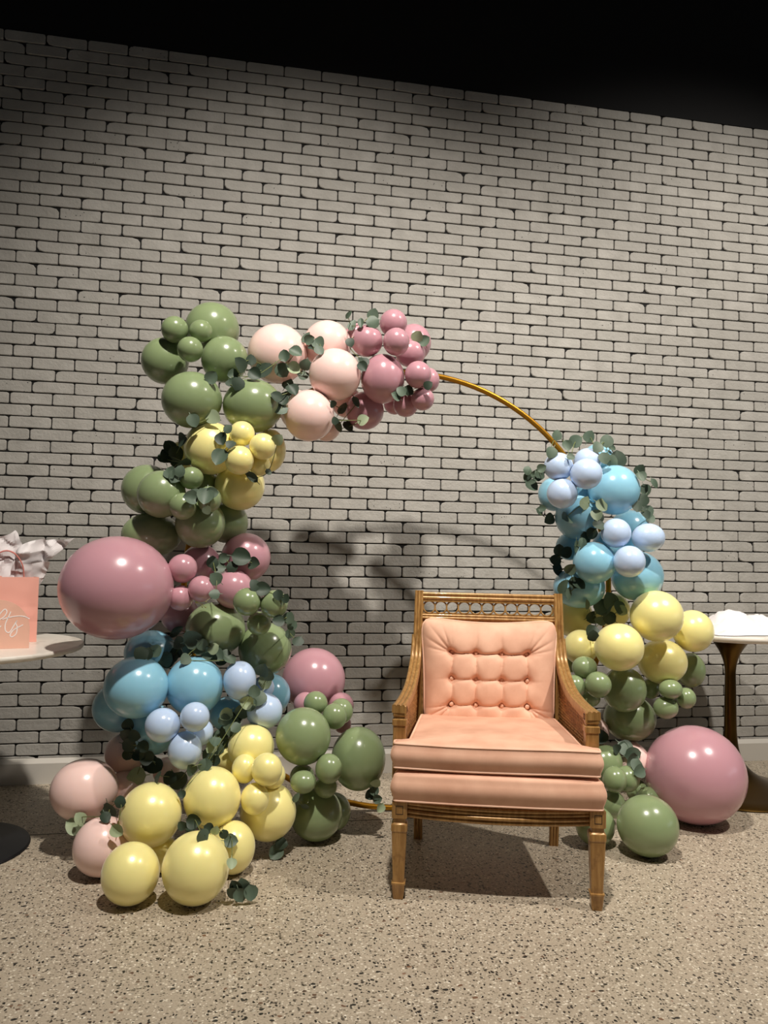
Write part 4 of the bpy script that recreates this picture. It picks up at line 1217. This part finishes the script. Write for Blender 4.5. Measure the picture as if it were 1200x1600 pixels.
def back_point(u, v, front):
    """u, v in -1..1; returns local x, y, z"""
    zc, xc = 0.712, -0.008
    hw = 0.281 + 0.012 * v + 0.010 * abs(v) ** 6 * 0
    hh = 0.224
    # corners stand up like ears, top edge dips between them
    x = xc + u * hw * (1 - 0.03 * (1 - v * v) - 0.0)
    z = zc + v * hh
    if v > 0:
        z += (-0.026 * (1 - u * u) + 0.008) * v ** 2
    # thickness
    e = max(0.0, 1 - abs(u) ** 7) ** 0.5 * max(0.0, 1 - abs(v) ** 7) ** 0.5
    base = 0.042 * e * (1.0 + 0.35 * (1 - u * u) * (1 - v * v))
    d = 0.0
    if front:
        for bx in BX:
            for bz in BZ:
                r2 = ((x - bx) ** 2 + (z - bz) ** 2)
                d += 0.022 * math.exp(-r2 / (2 * 0.011 ** 2)) + 0.010 * math.exp(-r2 / (2 * 0.028 ** 2))
        inx = 1 if (BX[0] - 0.01 < x < BX[-1] + 0.01) else math.exp(-((min(abs(x - BX[0]), abs(x - BX[-1]))) / 0.05) ** 2) * 0.6
        for k, bx in enumerate(BX):
            # vertical creases, fading past the outer buttons
            fade = 1.0 if BZ[0] < z < BZ[-1] else math.exp(-((z - (BZ[0] if z < BZ[0] else BZ[-1])) / 0.075) ** 2) * 0.75
            wob = bx + 0.003 * math.sin(z * 40 + bx * 30)
            if (z > BZ[-1] or z < BZ[0]) and k in (0, 3):
                fade *= 0.3
            d += 0.011 * math.exp(-abs(x - wob) / 0.007) * fade
        for k, bz in enumerate(BZ):
            fade = 1.0 if BX[0] < x < BX[-1] else math.exp(-((x - (BX[0] if x < BX[0] else BX[-1])) / 0.05) ** 2) * 0.35
            d += (0.017 if k == 2 else 0.010) * math.exp(-abs(z - bz - 0.006 * math.sin(x * 60) * 0.3) / 0.006) * fade
        # pulled folds towards the corners
        for (sx_, sz_, bx, bz) in ((-1, 1, BX[0], BZ[2]), (1, 1, BX[3], BZ[2]), (-1, -1, BX[0], BZ[0]), (1, -1, BX[3], BZ[0])):
            for ang, amp in ((0.2, .008), (0.5, .012), (0.85, .012), (1.2, .008)):
                dx, dz = math.cos(ang) * sx_, math.sin(ang) * sz_
                rx_, rz_ = x - bx, z - bz
                along = rx_ * dx + rz_ * dz
                if along > 0:
                    perp = abs(-rx_ * dz + rz_ * dx)
                    d += amp * math.exp(-perp / (0.003 + along * 0.06)) * math.exp(-(along / 0.10) ** 2)
    lean = 0.492 + (z - 0.49) * 0.20
    y = lean - (base * 1.25 - d * min(1, e * 1.5)) if front else lean + base * 0.9
    return (x, y, z)


b = bmesh.new()
NU, NV = 150, 130
gr = {}


def ease(i, n):
    t = -1 + 2 * i / n
    return math.copysign(1 - (1 - abs(t)) ** 1.25, t)


for i in range(NU + 1):
    for j in range(NV + 1):
        u, v = ease(i, NU), ease(j, NV)
        # round the corners of the outline
        cu, cv = u, v
        m_ = max(abs(u), abs(v))
        if m_ > 0.001:
            ru = (abs(u) ** 9 + abs(v) ** 9) ** (1 / 9.0)
            cu, cv = u * m_ / ru, v * m_ / ru
        edge = i in (0, NU) or j in (0, NV)
        f = b.verts.new(back_point(cu, cv, True))
        gr[(0, i, j)] = f
        gr[(1, i, j)] = f if edge else (b.verts.new(back_point(cu, cv, False)) if (i % 5 == 0 and j % 5 == 0) or True else None)
for i in range(NU):
    for j in range(NV):
        b.faces.new([gr[(0, a, c)] for a, c in ((i, j), (i + 1, j), (i + 1, j + 1), (i, j + 1))])
        q = [gr[(1, a, c)] for a, c in ((i, j + 1), (i + 1, j + 1), (i + 1, j), (i, j))]
        if len(set(q)) == 4 and not b.faces.get(q):
            try:
                b.faces.new(q)
            except ValueError:
                pass
bc = obj('back_cushion', b, VELVET, CH, angle=80)
b = bmesh.new()
per = []
for i in range(0, 96):
    a = 2 * math.pi * i / 96
    u, v = math.cos(a), math.sin(a)
    m_ = max(abs(u), abs(v))
    u, v = u / m_, v / m_
    ru = (abs(u) ** 9 + abs(v) ** 9) ** (1 / 9.0)
    x, y, z = back_point(u / ru, v / ru, False)
    per.append((x, y - 0.006, z))
tube(b, per, 0.0042, 6, closed=True, up=Vector((0, 1, 0)))
obj('piping', b, PIPING, bc)
for bx in BX:
    for bz in BZ:
        b = bmesh.new()
        r_ = bmesh.ops.create_uvsphere(b, u_segments=14, v_segments=8, radius=0.0095)
        u = (bx + 0.008) / 0.281
        # depth of the tuft at this button
        zz = bz
        y = back_point(u * 0.99, (bz - 0.712) / 0.224, True)[1]
        for v in r_['verts']:
            v.co = Vector((v.co.x + bx, v.co.y * 0.6 + y - 0.0075, v.co.z + bz))
        obj('tuft_button', b, PIPING, bc)

# ------------------------------------------------------------------ tables
def top_disc(b, r, z0, z1, n=64):
    h = z1 - z0
    lathe(b, [(r - 0.03, z0), (r - 0.006, z0 + h * 0.25), (r, z0 + h * 0.55), (r, z1 - h * 0.2), (r - 0.004, z1), (r * 0.5, z1 + 0.0)], n)


RT = thing('pedestal_table', 'round white topped table with flared brass trumpet pedestal at the right edge', 'table', (3.875, -0.53, 0.0), 0)
b = bmesh.new()
top_disc(b, 0.37, 0.802, 0.834)
obj('table_top', b, MARBLE, RT, angle=50)
b = bmesh.new()
prof = [(0.355, 0.0), (0.36, 0.006), (0.35, 0.014)]
for k in range(1, 25):
    t = k / 24
    prof.append((0.028 + 0.322 * math.exp(-t * 4.6), 0.014 + 0.30 * t))
for k in range(0, 21):
    t = k / 20
    prof.append((0.027 + 0.088 * (t ** 2.3), 0.34 + (0.764 - 0.34) * (0.45 + 0.55 * t) if False else 0.60 + 0.202 * t))
lathe(b, prof, 56)
obj('trumpet_pedestal', b, BRASS, RT, angle=60)

LT = thing('pedestal_table', 'round white topped table at the left edge carrying bag and sign', 'table', (0.20, -0.87, 0.0), 0)
b = bmesh.new()
top_disc(b, 0.475, 0.782, 0.810, 80)
obj('table_top', b, MARBLE, LT, angle=50)
b = bmesh.new()
prof = [(0.295, 0.0), (0.30, 0.004), (0.295, 0.012), (0.25, 0.018), (0.06, 0.03), (0.035, 0.05), (0.03, 0.10), (0.03, 0.72), (0.05, 0.75), (0.14, 0.775), (0.14, 0.782)]
lathe(b, prof, 48)
obj('black_pedestal', b, BLACKMETAL, LT, angle=50)


# crumpled tissue
def tissue(b, pts_u, pts_v, f):
    g = [[b.verts.new(f(i / pts_u, j / pts_v)) for j in range(pts_v + 1)] for i in range(pts_u + 1)]
    for i in range(pts_u):
        for j in range(pts_v):
            b.faces.new((g[i][j], g[i + 1][j], g[i + 1][j + 1], g[i][j + 1]))


def noise3(x, y, z):
    from mathutils import noise
    return noise.noise(Vector((x, y, z)))


b = bmesh.new()
TZ = 0.8345


def f_t(u, v):
    x = -0.24 + 0.56 * u
    y = -0.27 + 0.42 * v
    hgt = 0.088 * math.exp(-((u - 0.32) / 0.20) ** 2 - ((v - 0.5) / 0.33) ** 2) + 0.06 * math.exp(-((u - 0.7) / 0.25) ** 2 - ((v - 0.55) / 0.35) ** 2)
    k = 0.030 * abs(noise3(x * 11, y * 11, 0.3)) + 0.014 * abs(noise3(x * 29, y * 29, 1.3))
    e = min(1, 8 * min(u, 1 - u, v, 1 - v))
    return (x + 0.02 * noise3(y * 9, 1.1, x * 6), y + 0.02 * noise3(x * 9, 0.1, 5), TZ + 0.003 + (hgt + k) * e)


tissue(b, 60, 44, f_t)
o = obj('tissue_paper', b, TISSUE, smooth=True, angle=18)
o.location = (3.875, -0.53, 0)
tag(o, 'crumpled white tissue paper spread on the right table top', 'tissue paper')

# gift bag, its tissue and the sign
BG = thing('gift_bag', 'coral pink paper gift bag with twisted cord handles and white tissue', 'bag', (0.356, -0.821, 0.8105), math.radians(15))
b = bmesh.new()
W_, D_, H_ = 0.126, 0.105, 0.270
nx, nz = 26, 40
for (ya, flip) in ((0.0, 1), (D_, -1)):
    g = []
    for i in range(nx + 1):
        col = []
        for j in range(nz + 1):
            x = -W_ + 2 * W_ * i / nx
            z = H_ * j / nz
            cr = 0.0
            for zz, am in ((0.085, .0022), (0.145, .0018)):
                cr += am * math.exp(-abs(z - zz) / 0.004)
            wr = 0.003 * noise3(x * 14, z * 14, ya) * min(1, 6 * min(i / nx, 1 - i / nx)) * min(1, z * 20)
            col.append(b.verts.new((x, ya + flip * (cr + wr), z)))
        g.append(col)
    for i in range(nx):
        for j in range(nz):
            b.faces.new((g[i][j], g[i + 1][j], g[i + 1][j + 1], g[i][j + 1]))
for sx in (-1, 1):
    # gusset folded inwards
    v = []
    for j in range(9):
        z = H_ * j / 8
        fold = 0.022 * (j / 8)
        v.append([b.verts.new((sx * W_, 0, z)), b.verts.new((sx * (W_ - fold), D_ / 2, z)), b.verts.new((sx * W_, D_, z))])
    for a, c in zip(v[:-1], v[1:]):
        for q in range(2):
            b.faces.new((a[q], a[q + 1], c[q + 1], c[q]))
b.faces.new([b.verts.new(p) for p in ((-W_, 0, 0), (W_, 0, 0), (W_, D_, 0), (-W_, D_, 0))])
obj('paper_body', b, BAG, BG, angle=30)
for ya in (0.004, D_ - 0.004):
    b = bmesh.new()
    hp = catmull([(-0.066, ya, 0.245), (-0.066, ya, 0.275), (-0.058, ya - 0.004, 0.325), (-0.032, ya - 0.008, 0.365), (0.0, ya - 0.010, 0.378), (0.034, ya - 0.008, 0.363), (0.060, ya - 0.004, 0.322), (0.068, ya, 0.275), (0.068, ya, 0.245)], 5)
    tube(b, hp, 0.0028, 6, up=Vector((0, 1, 0)))
    obj('cord_handle', b, CORD, BG)


def sheet(path_a, path_b, seed, amp=0.012):
    """a crumpled sheet spanned between two polylines"""
    b = bmesh.new()
    A_ = catmull(path_a, 8)
    B_ = catmull(path_b, 8)

    def f(u, v):
        i = min(int(u * (len(A_) - 1)), len(A_) - 2)
        t = u * (len(A_) - 1) - i
        p = A_[i].lerp(A_[i + 1], t)
        q = B_[i].lerp(B_[i + 1], t)
        r = p.lerp(q, v)
        k = amp * (1 - 3 * abs(noise3(r.x * 9, r.z * 9, seed)) + 0.8 * abs(noise3(r.x * 24, r.z * 24, seed + 3)))
        return (r.x + k * 0.5, r.y + k * 2.0, r.z + k * 0.5)
    tissue(b, 36, 22, f)
    return b


ts = thing('tissue_paper', 'white tissue paper sheets bursting out of the coral gift bag', 'tissue paper', (0.354, -0.725, 1.06), 0)
obj('tissue_sheet', sheet([(-0.10, 0.00, -0.02), (-0.03, -0.01, -0.02), (0.03, 0.0, -0.02), (0.09, 0.01, -0.02)], [(-0.13, -0.03, 0.17), (-0.035, -0.01, 0.19), (0.0, 0.0, 0.208), (0.025, 0.0, 0.135)], 1.0), TISSUE, ts, angle=15)
obj('tissue_sheet', sheet([(0.00, 0.01, -0.02), (0.03, 0.0, 0.0), (0.05, -0.01, 0.05), (0.10, -0.01, 0.065), (0.16, -0.005, 0.10)], [(0.0, -0.03, 0.10), (0.03, -0.04, 0.145), (0.08, -0.04, 0.168), (0.15, -0.03, 0.170), (0.238, -0.02, 0.182)], 4.0, 0.015), TISSUE, ts, angle=15)
obj('tissue_sheet', sheet([(-0.02, -0.025, -0.02), (0.03, -0.03, -0.02), (0.07, -0.03, -0.02), (0.105, -0.02, -0.02)], [(0.01, -0.045, 0.09), (0.05, -0.05, 0.075), (0.10, -0.045, 0.075), (0.155, -0.03, 0.085)], 7.0), TISSUE, ts, angle=15)
obj('tissue_sheet', sheet([(-0.11, 0.03, -0.02), (-0.02, 0.03, -0.02), (0.04, 0.03, -0.02), (0.10, 0.03, -0.02)], [(-0.12, 0.04, 0.12), (-0.05, 0.05, 0.13), (0.04, 0.04, 0.12), (0.13, 0.03, 0.06)], 9.0), TISSUE, ts, angle=15)

SG = thing('table_sign', 'small arched blush sign with white script lettering before the coral bag', 'sign', (0.386, -1.015, 0.8105), math.radians(12))
b = bmesh.new()
R_ = 0.1165
out = [(-R_, 0.0), (R_, 0.0)]
for k in range(0, 37):
    a = math.pi * k / 36
    out.append((R_ * math.cos(a), 0.073 + R_ * math.sin(a)))
loft(b, [[(x, -0.002, z) for x, z in out], [(x, 0.002, z) for x, z in out]])
obj('arched_panel', b, SIGNM, SG, smooth=False)
# script word, drawn as pen strokes (metres on the panel)
def stroke(pts, r=0.0015):
    b = bmesh.new()
    p3 = [(x, -0.0026, z) for x, z in catmull2(pts)]
    sweep(b, p3, [(-r, -0.0006), (r, -0.0006), (r, 0.0006), (-r, 0.0006)], up=Vector((0, -1, 0)))
    return b


def catmull2(pts):
    return [(p.x, p.y) for p in catmull([(x, z, 0) for x, z in pts], 7)]


K = 0.000372          # one lettering unit


def LU(pts):
    return [((x + 30) * K, (1370 - y) * K) for x, y in pts]


strokes = [
    LU([(-205, 1010), (-225, 975), (-262, 975), (-290, 1030), (-300, 1120), (-285, 1190), (-240, 1200), (-205, 1160), (-200, 1105), (-235, 1105), (-190, 1100), (-195, 1200), (-220, 1290), (-265, 1300), (-260, 1250), (-190, 1180)]),
    LU([(-190, 1180), (-160, 1140), (-150, 1110), (-155, 1180), (-135, 1195), (-100, 1150)]),
    LU([(-148, 1062), (-144, 1058)]),
    LU([(-100, 1150), (-40, 1060), (10, 985), (40, 958), (58, 985), (40, 1030), (0, 1062), (-40, 1085), (-50, 1180), (-60, 1290), (-85, 1310), (-80, 1260), (-30, 1180), (10, 1130)]),
    LU([(95, 985), (75, 1040), (50, 1110), (50, 1170), (70, 1200), (95, 1195), (125, 1140), (158, 1078)]),
    LU([(20, 1065), (70, 1048), (150, 1032), (220, 1035), (278, 1062)]),
    LU([(158, 1078), (148, 1105), (162, 1150), (155, 1215), (118, 1248), (98, 1228), (125, 1180), (170, 1150), (218, 1124)]),
]
lt = bmesh.new()
for s in strokes:
    bb = stroke(s)
    me = bpy.data.meshes.new('tmp')
    bb.to_mesh(me)
    bb.free()
    lt.from_mesh(me)
    bpy.data.meshes.remove(me)
obj('script_lettering', lt, INK, SG, smooth=False)
